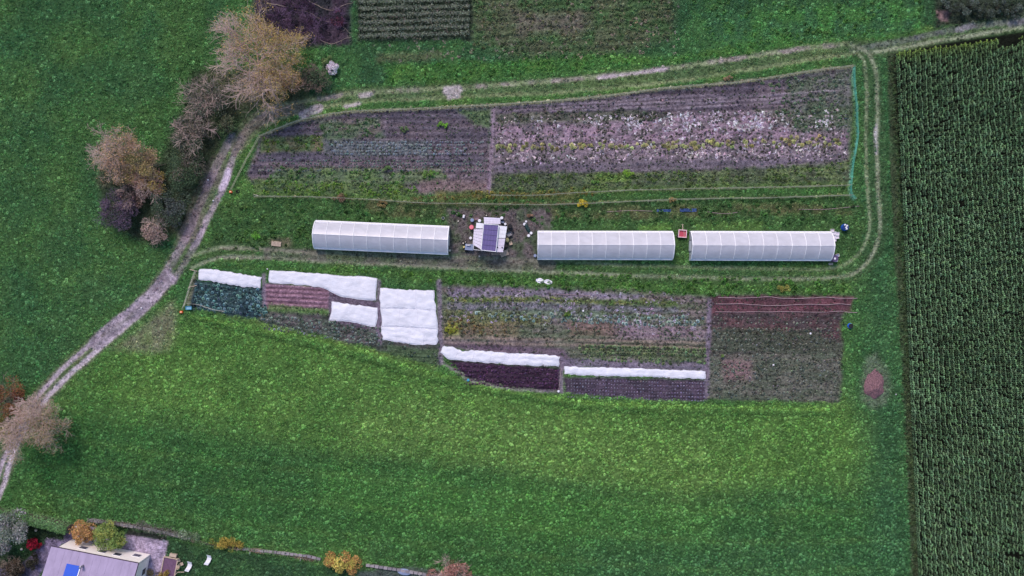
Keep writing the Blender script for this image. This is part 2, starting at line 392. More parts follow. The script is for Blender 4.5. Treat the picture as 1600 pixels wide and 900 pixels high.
patch([(696, 506), (716, 506), (716, 524), (696, 524)], (126, 134, 50), 4, 0.8, 0.6)
patch([(716, 506), (810, 504), (812, 528), (716, 526)], (106, 86, 82), 6, 0.65, 0.15, c2=(96, 86, 68))
patch([(880, 500), (960, 504), (960, 526), (890, 524)], (104, 82, 78), 7, 0.6, 0.15)
patch([(960, 500), (1105, 512), (1105, 532), (970, 526)], (116, 98, 116), 7, 0.7, 0.05)
patch([(900, 536), (1105, 541), (1105, 568), (920, 556)], (66, 84, 60), 4, 0.8, 0.4, c2=(54, 62, 54), fur=(0.05, 9, 0.02))
patch([(692, 532), (880, 546), (900, 572), (880, 574), (690, 540)], (86, 70, 92), 4, 0.8, 0.0)
patch([(880, 560), (1108, 568), (1106, 582), (880, 574)], (98, 90, 114), 3, 0.8, 0.0)
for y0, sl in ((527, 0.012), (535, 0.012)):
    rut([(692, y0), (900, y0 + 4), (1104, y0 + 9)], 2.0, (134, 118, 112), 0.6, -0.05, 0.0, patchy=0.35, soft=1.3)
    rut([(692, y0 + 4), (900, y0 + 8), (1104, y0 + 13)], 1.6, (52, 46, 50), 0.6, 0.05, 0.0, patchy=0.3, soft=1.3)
patch([(700, 562), (876, 574), (876, 612), (800, 606), (735, 594)], (52, 38, 56), 2.5, 1.0, 0.0, zone=2, c2=(40, 32, 44), fur=(0.06, 7.5, 0.03))
patch([(882, 588), (1104, 594), (1104, 626), (1000, 624), (882, 614)], (70, 60, 78), 2.5, 1.0, 0.0, zone=2, c2=(58, 52, 66), fur=(0.04, 5.5, 0.02))
RB = [(1108, 462), (1335, 462), (1315, 500), (1312, 628), (1106, 622)]
patch(RB, (72, 64, 70), 5, 1.0, 0.08, zone=2, c2=(58, 56, 60), nsc=1.4, streak=3, fur=(0.04, 8.2, 0.0))
patch([(1112, 463), (1335, 463), (1330, 488), (1112, 490)], (96, 58, 70), 3, 0.9, 0.0, c2=(76, 50, 60), nsc=0.7, streak=3)
patch([(1112, 490), (1315, 488), (1315, 540), (1240, 536), (1112, 512)], (84, 60, 66), 5, 0.8, 0.05, c2=(62, 56, 60), nsc=1.0, streak=2)
patch([(1112, 512), (1260, 515), (1315, 535), (1315, 556), (1112, 552)], (62, 72, 62), 4, 0.8, 0.3)
patch([(1106, 556), (1314, 552), (1312, 628), (1106, 622)], (86, 90, 84), 4, 0.85, 0.2, c2=(70, 82, 70), nsc=0.9, streak=3)
patch([(1130, 562), (1175, 562), (1175, 592), (1130, 592)], (118, 88, 100), 8, 0.6, 0.05)
# footpaths of bare earth between the beds
for pts, w in (([(686, 440), (687, 500), (689, 565)], 4.0), ([(591, 440), (592, 480), (594, 535)], 3.0), ([(878, 560), (877, 612)], 3.0),
               ([(1108, 470), (1106, 560), (1105, 620)], 3.5), ([(412, 430), (412, 480)], 3.0)):
    rut(pts, w, (104, 94, 116), 0.85, 0.03, 0.0)
rut([(690, 566), (720, 585), (735, 595), (800, 608), (875, 612)], 2.0, (118, 112, 124), 0.7, 0.0, 0.1)
# --- tracks ------------------------------------------------------------------
GRAV, GRAV2 = (144, 133, 152), (120, 111, 128)
MAIN = [(-60, 860), (-10, 770), (12, 715), (30, 670), (62, 625), (100, 584), (170, 522), (225, 475), (268, 420), (298, 362), (328, 305), (352, 258), (372, 222), (398, 192), (440, 174)]
rut(MAIN, 15, (92, 92, 84), 0.55, 0.02, 0.35, zone=1, zw=14, patchy=0.4)
rut([(-60, 852), (-14, 768), (8, 712), (30, 670), (58, 622), (96, 578), (165, 518), (220, 468)], 3.6, GRAV, 0.9, 0.06, 0.0)
rut([(-50, 866), (0, 772), (18, 712), (38, 672), (70, 626), (106, 588), (176, 527), (230, 480)], 3.8, (156, 147, 165), 0.9, 0.06, 0.0)
rut([(150, 536), (185, 506), (225, 475), (262, 432)], 11.5, GRAV, 0.9, 0.03, 0.0, c2=GRAV2, patchy=0.1)
rut([(158, 526), (176, 510), (195, 500), (205, 490)], 2.2, (84, 84, 82), 0.7, -0.02, 0.5, patchy=0.5)
rut([(255, 435), (290, 372), (318, 305), (340, 255), (362, 215)], 6.5, (132, 118, 140), 0.85, 0.05, 0.05, c2=(108, 98, 112), patchy=0.25)
rut([(270, 440), (300, 392), (330, 330), (350, 290), (366, 240), (378, 218)], 5.0, (142, 128, 150), 0.9, 0.06, 0.0, c2=GRAV2, patchy=0.25)
rut([(346, 292), (352, 280), (356, 268)], 5, (180, 168, 196), 0.8, 0.0, 0.0)
rut([(290, 372), (318, 305), (340, 255)], 14, (96, 84, 90), 0.5, 0.0, 0.1, patchy=0.5, zone=1, zw=14)
UP = [(372, 222), (398, 192), (450, 168), (560, 150), (700, 143), (880, 133), (1040, 117), (1200, 92), (1330, 76), (1400, 74), (1500, 52), (1620, 34), (1800, 0)]
rut(UP, 12, (74, 86, 66), 0.5, 0.02, 0.5, zone=1, zw=12)
rut([(372, 220), (395, 190), (445, 165), (520, 152), (560, 145), (700, 138), (880, 125), (1040, 108), (1200, 84), (1325, 68)], 3.6, (116, 128, 102), 0.85, 0.05, 0.15, patchy=0.4, c2=(128, 120, 124))
rut([(385, 226), (410, 200), (460, 178), (560, 160), (700, 152), (880, 144), (1040, 129), (1200, 104), (1300, 88), (1335, 84)], 3.2, (106, 120, 88), 0.8, 0.05, 0.2, patchy=0.4)
rut([(368, 235), (390, 200), (430, 178), (470, 170)], 8, (94, 88, 88), 0.7, 0.02, 0.2)
for pts, w in (([(474, 180), (486, 174), (498, 170)], 7), ([(562, 150), (580, 147)], 4), ([(698, 142), (716, 140)], 7), ([(702, 152), (716, 150)], 4), ([(934, 122), (1000, 114), (1040, 108)], 2.6), ([(540, 167), (560, 163)], 3)):
    rut(pts, w, (158, 146, 164), 0.75, 0.0, 0.0, patchy=0.2)
rut([(1330, 78), (1420, 62), (1500, 45), (1620, 28), (1800, -5)], 4.5, (96, 104, 104), 0.75, 0.05, 0.1, patchy=0.35, c2=(84, 84, 98))
rut([(1360, 82), (1420, 72), (1500, 58), (1590, 44), (1700, 28)], 3, (128, 138, 120), 0.75, 0.05, 0.1, patchy=0.2)
rut([(1498, 46), (1520, 40)], 5, (122, 118, 140), 0.6, 0.0, 0.0, patchy=.3); rut([(1580, 38), (1640, 26)], 5, (104, 102, 120), 0.6, 0.0, 0.0)
LOOP = [(1335, 72), (1356, 90), (1364, 130), (1368, 200), (1372, 300), (1372, 365), (1358, 405), (1325, 428), (1250, 433), (1100, 430), (900, 425), (700, 411), (500, 400), (400, 392), (330, 392), (280, 418)]
rut(LOOP, 14, (52, 76, 50), 0.5, 0.03, 0.7)
rut([(1330, 70), (1354, 82), (1368, 110), (1371, 170), (1370, 220), (1372, 300), (1375, 350), (1366, 392), (1340, 424), (1300, 434), (1200, 436), (1000, 431), (800, 423), (700, 418), (500, 408), (400, 402), (345, 402), (300, 418)],
    2.8, (118, 128, 110), 0.85, 0.07, 0.12, patchy=0.35, zone=1, zw=3)
rut([(1335, 82), (1350, 98), (1354, 150), (1352, 220), (1355, 300), (1358, 350), (1350, 385), (1325, 410), (1290, 420), (1200, 420), (1000, 415), (840, 407), (700, 402), (500, 396), (400, 389), (345, 387), (300, 400)],
    2.6, (108, 122, 98), 0.8, 0.07, 0.18, patchy=0.4, zone=1, zw=3)
rut([(1368, 195), (1369, 240)], 2.2, (166, 162, 176), 0.7, 0.0, 0.0)
rut([(345, 388), (420, 390), (480, 395)], 2.2, (120, 114, 110), 0.6, 0.02, 0.0, patchy=0.3); rut([(350, 403), (420, 404)], 2.2, (116, 112, 108), 0.6, 0.02, 0.0, patchy=0.3)
rut([(420, 396), (560, 402), (700, 409), (860, 414)], 9, (92, 82, 88), 0.6, 0.02, 0.05, patchy=0.45)
patch([(1352, 560), (1368, 552), (1385, 575), (1392, 605), (1384, 634), (1366, 640), (1346, 628), (1342, 600)], (84, 96, 86), 7, 0.6, 0.35)
for q in ([(980, 640), (1080, 662), (1180, 690), (1250, 728)], [(240, 560), (420, 590), (600, 640), (760, 668), (900, 676)], [(120, 730), (380, 760), (700, 800), (1000, 828)]):
    rut(q, 1.4, (46, 78, 42), 0.35, 0.03, 1.0, patchy=.6); rut([(a, b + 17) for a, b in q], 1.4, (46, 78, 42), 0.35, 0.03, 1.0, patchy=.6)
TOPL = [(406, 213), (440, 200), (470, 189), (540, 176), (600, 173), (640, 171), (700, 168), (770, 165), (880, 157), (960, 149), (1020, 141), (1080, 135), (1140, 131), (1200, 122), (1265, 112), (1330, 104)]
NET1 = [(768, 305), (830, 306), (900, 302), (1000, 297), (1100, 295), (1200, 293), (1328, 289)]
NET2 = [(398, 307), (470, 308), (560, 311), (660, 317), (760, 319), (830, 320), (900, 318), (1000, 314), (1100, 311), (1200, 309), (1329, 305)]
GNET = [(1333, 105), (1334, 135), (1337, 170), (1338, 215), (1333, 245), (1329, 275), (1328, 300), (1335, 311)]
for q, w_, c_, k_ in ((TOPL, 1.5, (176, 172, 150), .85), (NET1, .9, (140, 142, 112), .6), (NET2, .9, (140, 142, 112), .6), (GNET, 1.6, (96, 160, 142), .75)): rut(q, w_, c_, k_, -.02, .05, patchy=.15, soft=1.3)
# --- maize soil, near black: shade between the rows put into its colour ---------------------------------------------------------------
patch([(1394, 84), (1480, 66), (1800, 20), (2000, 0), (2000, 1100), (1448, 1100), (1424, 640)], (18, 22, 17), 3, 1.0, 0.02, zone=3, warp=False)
rut([(1392, 90), (1398, 300), (1410, 500), (1420, 640), (1430, 900), (1440, 1000)], 6, (52, 52, 44), 0.7, 0.03, 0.2, patchy=0.3)
# --- houses' garden -------------------------------------------------------------
patch([(-120, 800), (0, 796), (112, 822), (220, 832), (330, 858), (420, 868), (560, 892), (700, 902), (760, 1000), (-120, 1000)], (40, 74, 46), 3, 0.9, 0.85, zone=5, c2=(34, 62, 44), nsc=2)
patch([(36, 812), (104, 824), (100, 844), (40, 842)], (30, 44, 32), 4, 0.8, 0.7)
patch([(100, 816), (114, 822), (112, 850), (98, 848), (62, 900), (40, 960), (-100, 960), (-100, 880), (30, 886), (66, 850), (70, 842), (100, 844)], (112, 102, 140), 2, 0.95, 0.0, zone=4, c2=(90, 82, 112), nsc=0.6)
patch([(196, 834), (262, 846), (258, 872), (250, 960), (180, 960), (190, 850)], (146, 134, 164), 1.5, 1.0, 0.0, zone=4, c2=(122, 112, 138), nsc=0.5, warp=False)
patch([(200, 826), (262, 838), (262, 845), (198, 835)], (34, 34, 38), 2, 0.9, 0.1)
patch([(-100, 870), (60, 865), (55, 900), (-100, 960)], (28, 32, 26), 8, 0.6, 0.3)
patch([(640, 886), (800, 910), (800, 1000), (560, 1000), (560, 892)], (66, 72, 80), 4, 0.7, 0.2)

patch([(302, 430), (308, 424), (296, 480), (288, 478)], (110, 104, 92), 3, 0.6, 0.2)
gl = COL.mean(-1, keepdims=True)
COL = np.where(GRS[..., None] > -1, gl * 0.16 + COL * 0.84, COL)                # photographs of grass are greyer than paint
COL = COL * (1 + 1.95 * GRS[..., None] + 0.50 * (1 - GRS[..., None])) * (np.array([1.05, 1.0, .93]) * (1 - GRS[..., None]) + np.array([1.17, 1.08, .90]) * GRS[..., None])
HGT += (n4 - 0.5) * 0.10 * (1 - GRS) + (n3 - 0.5) * 0.10
GRDARK = 1 - 0.60 * GRS                                       # ground colour darkened under grass, leaving dark gaps between the clumps
COLG = COL * GRDARK[..., None] * (0.92 + 0.30 * (n3 - 0.5) + 0.35 * (n4 - 0.5))[..., None]

def bil(F, x, y):
    i = np.clip(((x - X0) / CELL).astype(int), 0, nx - 2); j = np.clip(((y - Y0) / CELL).astype(int), 0, ny - 2)
    return F[j, i]
def hz(x, y): return float(bil(HGT, np.array([x]), np.array([y]))[0])
def G(px, py, dz=0.0):
    v = P(px, py); return Vector((v.x, v.y, hz(v.x, v.y) + dz))

ci = ZONE[:-1, :-1]; idx = (np.arange(ny - 1)[:, None] * nx + np.arange(nx - 1)[None, :])
quads = np.stack([idx, idx + 1, idx + 1 + nx, idx + nx], -1)
Vall = np.stack([GX, GY, HGT], -1).reshape(-1, 3); Call = COLG.reshape(-1, 3)
LEFT = (PX[:-1, :-1] < 330) & (PY[:-1, :-1] < 900)
for name, m in (('meadow', ci == 0), ('dirt_track', ci == 1), ('vegetable_plot', ci == 2), ('maize_field_soil', ci == 3), ('paving', ci == 4), ('garden_lawn', ci == 5)):
    q = quads[m]; u, inv = np.unique(q, return_inverse=True)
    tag(link(name, np_mesh(name, Vall[u], inv.reshape(q.shape), M_ground, Call[u], True)), kind='structure')
# the country beyond, one sheet out to the horizon
bx = [-900, X0, X1, 900]; by = [-900, Y0, Y1, 900]; mb = MB()
for i in range(3):
    for j in range(3):
        if i == 1 and j == 1: continue
        z = -0.02
        mb.add([(bx[i], by[j], z), (bx[i + 1], by[j], z), (bx[i + 1], by[j + 1], z), (bx[i], by[j + 1], z)], [(0, 1, 2, 3)], lin((50, 88, 52)))
tag(mb.build('ground', M_ground), kind='structure')

# ------------------------------------------------------------------ plant shapes
def blade_tuft(seed, n=16, r=0.28, h=0.16, w=0.05):
    g = np.random.default_rng(seed); v = []; f = []
    for i in range(n):
        a = g.random() * 6.283; q = r * (0.2 + 0.8 * g.random()); hh = h * (0.5 + 0.8 * g.random())
        b = np.array([math.cos(a) * q * 0.35, math.sin(a) * q * 0.35, -0.06]); t = np.array([math.cos(a + (g.random() - .5)) * q, math.sin(a + (g.random() - .5)) * q, hh])
        m = (b + t) / 2 + np.array([0, 0, hh * 0.35]); s = np.array([-math.sin(a), math.cos(a), 0]) * w * (0.7 + 0.7 * g.random())
        k = len(v); v += [b - s * .6, b + s * .6, m + s, m - s, t]; f += [(k, k + 1, k + 2, k + 3), (k + 3, k + 2, k + 4)]
    return v, f
def rosette(seed, n=9, r=0.22, h=0.12, w=0.09, rings=2, curl=0.5):
    g = np.random.default_rng(seed); v = []; f = []
    for ring in range(rings):
        rr = r * (1 - 0.45 * ring); m_ = max(4, int(n * (1 - 0.3 * ring)))
        for i in range(m_):
            a = 6.283 * i / m_ + g.random() * 0.6; q = rr * (0.75 + 0.5 * g.random())
            d = np.array([math.cos(a), math.sin(a), 0]); s = np.array([-d[1], d[0], 0]) * w * (0.8 + 0.5 * g.random())
            z0 = 0.02 + 0.05 * ring; z1 = h * (0.5 + 0.5 * ring) * (0.8 + 0.5 * g.random())
            p = [d * 0.02 + [0, 0, z0], d * q * 0.5 + [0, 0, z1], d * q + [0, 0, z1 * curl]]
            k = len(v); v += [p[0] - s * .25, p[0] + s * .25, p[1] - s, p[1] + s, p[2] - s * .45, p[2] + s * .45]
            f += [(k, k + 1, k + 3, k + 2), (k + 2, k + 3, k + 5, k + 4)]
    return v, f
def clump(seed, n=42, r=0.3, h=0.4, s=0.10):
    g = np.random.default_rng(seed); v = []; f = []
    for i in range(n):
        th = g.random() * 6.283; ph = math.acos(g.random()); q = 0.5 + 0.5 * g.random()
        c = np.array([math.cos(th) * math.sin(ph) * r * q, math.sin(th) * math.sin(ph) * r * q, h * q * math.cos(ph)])
        nrm = np.array([math.cos(th) * math.sin(ph), math.sin(th) * math.sin(ph), 0.5]) + g.normal(0, .35, 3); nrm /= np.linalg.norm(nrm)
        a = np.cross(nrm, [0.3, 0.2, 0.9]); a /= np.linalg.norm(a); b = np.cross(nrm, a); t = g.random() * 6.28
        a2 = a * math.cos(t) + b * math.sin(t); b2 = np.cross(nrm, a2); ss = s * (0.6 + 0.8 * g.random())
        k = len(v); v += [c - a2 * ss, c + b2 * ss * .6, c + a2 * ss, c - b2 * ss * .6]; f.append((k, k + 1, k + 2, k + 3))
    return v, f
def maize(seed):
    g = np.random.default_rng(seed); v = []; f = []
    hh = 1.16 + 0.08 * g.random(); rr = 0.012
    for z, r_ in ((0, rr), (hh, rr * .6)):
        for k in range(3): v.append(np.array([r_ * math.cos(2.1 * k), r_ * math.sin(2.1 * k), z]))
    f += [(0, 1, 4, 3), (1, 2, 5, 4), (2, 0, 3, 5)]
    pl = g.normal(0, .12)
    for i in range(12):
        low = i < 3; z = (.25 + .17 * i) if low else hh - 0.22 + 0.20 * (i - 3) / 8
        a = pl + math.pi * (i % 2) + g.normal(0, 0.20); L = (0.15 if low else 0.27 - 0.006 * i) * (0.8 + .4 * g.random())
        d = np.array([math.cos(a), math.sin(a), 0]); s = np.array([-d[1], d[0], 0.10 * g.normal()]) * 0.052
        P_ = [(0.0, 0, .5), (0.35, 0.11, 1.0), (0.72, 0.10, .95), (1.0, -0.02, .15)]; k = len(v)
        for t, up, ww in P_: v += [d * L * t + [0, 0, z + up] - s * ww, d * L * t + [0, 0, z + up] + s * ww]
        for j in range(3): f.append((k + 2 * j, k + 2 * j + 1, k + 2 * j + 3, k + 2 * j + 2))
    for i in range(5):
        a = g.random() * 6.28; d = np.array([math.cos(a), math.sin(a), 0]) * 0.06; s = np.array([-d[1], d[0], 0]) * 0.12
        k = len(v); v += [np.array([0, 0, hh]) - s, np.array([0, 0, hh]) + s, d + [0, 0, hh + .22]]; f.append((k, k + 1, k + 2))
    return v, f
def debris(seed):
    g = np.random.default_rng(seed); v = []; f = []
    for i in range(7):
        c = np.array([g.normal(0, .12), g.normal(0, .12), 0.03 + 0.05 * g.random()]); t = g.random() * 6.28
        a = np.array([math.cos(t), math.sin(t), g.normal(0, .25)]) * (0.05 + 0.09 * g.random()); b = np.array([-math.sin(t), math.cos(t), g.normal(0, .3)]) * (0.02 + 0.05 * g.random())
        k = len(v); v += [c - a - b, c + a - b * .6, c + a * .8 + b, c - a * .7 + b * .8]; f.append((k, k + 1, k + 2, k + 3))
    return v, f
def protos(fn, name, cnt=4, mat=None, **kw):
    out = []
    for i in range(cnt):
        v, f = fn(100 + 17 * i, **kw)
        me = bpy.data.meshes.new(name); me.from_pydata([tuple(p) for p in v], [], f); me.materials.append(mat or M_tint); me.update(); out.append(me)
    return out
_ptm = {}
COVERED = [[(310, 419), (375, 427), (410, 432), (407, 451), (375, 448), (308, 437)], [(421, 421), (530, 430), (591, 434), (588, 471), (535, 465), (505, 451), (419, 442)], [(519, 470), (592, 480), (588, 512), (514, 501)],
           [(593, 449), (680, 453), (686, 512), (684, 539), (645, 539), (597, 532)], [(692, 540), (710, 541), (738, 547), (875, 556), (874, 573), (740, 566), (700, 562), (687, 551)], [(881, 572), (1103, 579), (1103, 592), (881, 585)],
           [(492, 345), (702, 354), (701, 398), (490, 389)], [(840, 361), (1052, 361), (1052, 406), (839, 406)], [(1078, 361), (1299, 361), (1299, 408), (1077, 407)], [(742, 338), (792, 340), (790, 395), (738, 390)]]
NOGROW = np.zeros((ny, nx), dtype=bool)
for q in COVERED:
    w = window(q, 3); NOGROW[w] |= sdpoly(q, PX[w], PY[w]) > -.6
def scatter(name, pts, meshes, tints, scale, label=None, rot=None, tilt=0.12, sink=0.0, cat=None, var=(.75, 1.3)):
    """one mass of plants nobody could count: points with an instance on each"""
    k = ~bil(NOGROW, pts[:, 0], pts[:, 1]); pts = pts[k]; tints = tints[k]; n = len(pts)
    if n == 0: return None
    key = meshes[0].name
    if key not in _ptm:
        c = bpy.data.collections.new('shapes_' + key)
        for i, me in enumerate(meshes):
            c.objects.link(bpy.data.objects.new('%s_shape_%02d' % (key, i), me))
        _ptm[key] = c
    z = bil(HGT, pts[:, 0], pts[:, 1]) - sink
    me = bpy.data.meshes.new(name); me.vertices.add(n)
    me.vertices.foreach_set('co', np.column_stack([pts, z]).astype(np.float32).ravel())
    a = me.attributes.new('tint', 'FLOAT_COLOR', 'POINT'); c4 = np.ones((n, 4), dtype=np.float32); c4[:, :3] = tints; a.data.foreach_set('color', c4.ravel())
    rz = rng.random(n) * 6.283 if rot is None else rot + rng.normal(0, 0.13, n)
    a = me.attributes.new('rot', 'FLOAT_VECTOR', 'POINT'); a.data.foreach_set('vector', np.column_stack([rng.normal(0, tilt, n), rng.normal(0, tilt, n), rz]).astype(np.float32).ravel())
    s = np.broadcast_to(np.asarray(scale, dtype=float), (n,)) * rng.uniform(*var, n)
    a = me.attributes.new('sc', 'FLOAT_VECTOR', 'POINT'); a.data.foreach_set('vector', np.column_stack([s, s, s * rng.uniform(.8, 1.2, n)]).astype(np.float32).ravel())
    a = me.attributes.new('vi', 'INT', 'POINT'); a.data.foreach_set('value', rng.integers(0, len(meshes), n).astype(np.int32))
    o = link(name, me); gk = 'gn_' + key
    if gk not in bpy.data.node_groups:
        ng = bpy.data.node_groups.new(gk, 'GeometryNodeTree')
        ng.interface.new_socket('Geometry', in_out='INPUT', socket_type='NodeSocketGeometry'); ng.interface.new_socket('Geometry', in_out='OUTPUT', socket_type='NodeSocketGeometry')
        N = ng.nodes; L = ng.links; gi = N.new('NodeGroupInput'); go = N.new('NodeGroupOutput')
        ip = N.new('GeometryNodeInstanceOnPoints'); cinf = N.new('GeometryNodeCollectionInfo'); cinf.inputs['Collection'].default_value = _ptm[key]
        cinf.inputs['Separate Children'].default_value = True; cinf.inputs['Reset Children'].default_value = True
        def na(nm, dt):
            q = N.new('GeometryNodeInputNamedAttribute'); q.data_type = dt; q.inputs['Name'].default_value = nm; return q.outputs['Attribute']
        L.new(gi.outputs[0], ip.inputs['Points']); L.new(cinf.outputs[0], ip.inputs['Instance']); ip.inputs['Pick Instance'].default_value = True
        L.new(na('vi', 'INT'), ip.inputs['Instance Index'])
        e2r = N.new('FunctionNodeEulerToRotation'); L.new(na('rot', 'FLOAT_VECTOR'), e2r.inputs[0]); L.new(e2r.outputs[0], ip.inputs['Rotation'])
        L.new(na('sc', 'FLOAT_VECTOR'), ip.inputs['Scale']); L.new(ip.outputs[0], go.inputs[0])
    mod = o.modifiers.new('grow', 'NODES'); mod.node_group = bpy.data.node_groups[gk]
    tag(o, label, cat, kind='stuff'); return o
def individuals(name, pts, meshes, tints, scale, label, cat, group, rot=None, sink=0.0):
    for i in range(len(pts)):
        if bil(NOGROW, pts[i:i + 1, 0], pts[i:i + 1, 1])[0]: continue
        o = bpy.data.objects.new(name, meshes[int(rng.integers(len(meshes)))]); col.objects.link(o)
        x, y = pts[i]; o.location = (x, y, hz(x, y) - sink); s = float(np.broadcast_to(scale, (len(pts),))[i]) * rng.uniform(.8, 1.25)
        o.scale = (s, s, s); o.rotation_euler = (0, 0, rng.random() * 6.283 if rot is None else rot + rng.normal(0, .13))
        o['tint'] = [float(t) for t in tints[i]]
        tag(o, label if isinstance(label, str) else label[i], cat, group)
def jcol(c, n, v=0.22, hue=0.08):
    base = np.tile(np.array(lin(c)), (n, 1)); return np.clip(base * rng.normal(1, v, (n, 1)).clip(.45, 1.8) * rng.normal(1, hue, (n, 3)), 0.003, 0.95)
def inpoly_pts(poly, dens, noisecut=None, nsc=1.2, seed=55):
    """random points (world) in a polygon of the plan, dens per m2"""
    xs = [p[0] for p in poly]; ys = [p[1] for p in poly]
    ar = (max(xs) - min(xs)) * (max(ys) - min(ys)) * S * S; n = int(ar * dens)
    x = rng.uniform(min(xs), max(xs), n); y = rng.uniform(min(ys), max(ys), n)
    k = sdpoly(poly, x, y) > 0
    if noisecut: k &= fbm(x * S, y * S, nsc, seed, 2) > noisecut
    x, y = x[k], y[k]
    return np.column_stack([(x - 800) * S, (450 - y) * S])
def row_pts(a, b, sp, j=0.05, miss=0.0):
    A = P(*a); B = P(*b); L = (B - A).length; n = max(2, int(L / sp)); t = (np.arange(n) + .5) / n
    x = A.x + (B.x - A.x) * t; y = A.y + (B.y - A.y) * t
    w = (fbm(x, y, 2.5, 91, 2) - .5) * .15
    x = x + rng.normal(0, j, n); y = y + w + rng.normal(0, j, n)
    k = rng.random(n) >= miss
    return np.column_stack([x[k], y[k]])
# ------------------------------------------------------------------ grass and weeds nobody could count
p_tuft = protos(blade_tuft, 'grass_tuft', 4, r=0.30, h=0.15, w=0.045, n=18)
p_sward = protos(clump, 'sward', 6, r=0.19, h=0.13, s=0.052, n=30)
p_clump = protos(clump, 'leaf_clump', 4, r=0.24, h=0.26, s=0.085, n=34)
p_ros = protos(rosette, 'leaf_rosette', 4, r=0.20, h=0.12, w=0.07)
p_deb = protos(debris, 'debris', 5)
p_clod = protos(clump, 'clod', 4, r=0.07, h=0.05, s=0.05, n=8)
p_maize = protos(maize, 'maize', 6)

def sample_grass(dens, x0=X0, x1=X1 - 8, y0=-49, y1=49):
    n = int((x1 - x0) * (y1 - y0) * dens)
    x = rng.uniform(x0, x1, n); y = rng.uniform(y0, y1, n)
    g = bil(GRS, x, y) * (0.35 + 1.3 * fbm(x, y, 0.9, 15, 2)); z = bil(ZONE, x, y)
    k = (rng.random(n) < g) & (z != 3)
    return np.column_stack([x[k], y[k]]), z[k]
gp, gz = sample_grass(10.0)
gc = bil(COL, gp[:, 0], gp[:, 1]); n_ = len(gp)
lum = (fbm(gp[:, 0], gp[:, 1], 0.6, 17, 2) - .5) * 1.2 + 1.03
gc = gc * (lum * rng.normal(1.0, .16, n_).clip(.5, 1.6))[:, None] * rng.normal(1, .07, (n_, 3))
far = gz == 2
scatter('grass', gp[~far], p_sward, np.clip(gc[~far], .004, .9), 1.0, 'rough green grass of the meadows and the strips beside the tracks')
scatter('weeds', gp[far], p_clump, np.clip(gc[far] * 1.05, .004, .9), 0.75, 'low green weeds growing over the vegetable beds')
# broad-leaved herbs in the grass (dock, clover): lighter rosettes
hp, hz_ = sample_grass(0.22); hc = bil(COL, hp[:, 0], hp[:, 1])
scatter('meadow_herbs', hp, p_ros, np.clip(hc * rng.uniform(.9, 1.35, (len(hp), 1)), .01, .9), 1.0, 'pale broad-leaved herbs scattered through the grass')

def weeds(name, poly, dens, c, v=.3, sc_=0.9, meshes=None, cut=None, lab=None, nsc=1.2):
    pts = inpoly_pts(poly, dens, cut, nsc)
    return scatter(name, pts, meshes or p_clump, jcol(c, len(pts), v), sc_, lab)
LB = 'leafy weeds and self-sown greens in the bed '
weeds('weeds', [(410, 215), (505, 212), (505, 236), (405, 238)], 3.0, (104, 132, 62), cut=.45, lab=LB + 'at the left end of the upper plot')
weeds('weeds', [(495, 190), (590, 184), (600, 212), (510, 220)], 2.0, (84, 120, 76), cut=.5, lab=LB + 'under the upper fence')
weeds('weeds', [(430, 262), (700, 266), (690, 288), (400, 284)], 3.0, (92, 130, 72), cut=.45, lab=LB + 'in the middle of the upper left plot')
weeds('weeds', [(395, 284), (640, 286), (670, 310), (395, 304)], 4.0, (110, 146, 66), cut=.4, lab='yellow-green weeds along the lower edge of the upper left plot')
weeds('weeds', [(680, 300), (930, 292), (930, 306), (690, 314)], 3.5, (142, 134, 74), cut=.42, lab='yellowing weeds along the fence above the shed')
weeds('weeds', [(775, 274), (1000, 270), (1325, 254), (1328, 290), (768, 302)], 3.2, (96, 120, 66), cut=.45, lab='green weeds along the lower edge of the upper right plot')
weeds('weeds', [(775, 178), (1000, 170), (1060, 182), (1000, 190), (778, 198)], 2.2, (96, 104, 84), cut=.48, lab='grey-green weeds below the upper right fence')
weeds('weeds', [(1180, 130), (1326, 112), (1326, 215), (1230, 205)], 2.6, (98, 120, 92), cut=.47, lab='weeds at the right end of the upper plot')
weeds('weeds', [(400, 315), (1330, 308), (1345, 400), (1320, 350), (700, 350), (400, 345)], 1.3, (70, 108, 58), cut=.5, sc_=1.2, lab='herbs in the strip between the lower fence and the tunnels')
weeds('weeds', [(345, 320), (480, 330), (480, 392), (330, 388)], 1.6, (78, 112, 58), cut=.5, sc_=1.2, lab='herbs left of the left tunnel')
weeds('weeds', [(690, 424), (1330, 438), (1330, 460), (1105, 462), (690, 446)], 3.0, (84, 128, 62), cut=.45, sc_=1.1, lab='green weeds between the lower track and the beds')
weeds('weeds', [(326, 414), (690, 424), (690, 440), (590, 430)], 2.6, (92, 138, 60), cut=.45, lab='green weeds above the white fleece')
weeds('weeds', [(600, 102), (930, 84), (1060, 90), (1240, 50), (1400, 45), (1250, 72), (1040, 100), (600, 134)], 2.6, (84, 128, 64), cut=.45, lab='lush bright green growth along the upper side of the loop road')
weeds('weeds', [(738, -20), (1060, -20), (1050, 62), (960, 86), (740, 80)], 2.6, (108, 116, 84), cut=.46, lab='mixed weeds on the old plot at the top')
weeds('weeds', [(1066, -20), (1450, -20), (1440, 40), (1120, 76)], 1.2, (86, 128, 68), cut=.5, sc_=1.2, lab='tall herbs in the meadow at the top')
weeds('weeds', [(690, 450), (1105, 466), (1105, 530), (692, 525)], 3.0, (104, 110, 92), cut=.47, sc_=.8, lab='mixed weeds on the middle lower plot')
weeds('weeds', [(696, 488), (790, 500), (790, 526), (696, 520)], 3.0, (128, 112, 78), cut=.45, sc_=.8, lab='yellowing and reddish weeds at the left end of the middle lower plot')
weeds('weeds', [(1110, 512), (1314, 515), (1314, 628), (1106, 622)], 3.2, (104, 114, 104), cut=.45, sc_=.7, lab='grey-green seedlings on the lower right plot')
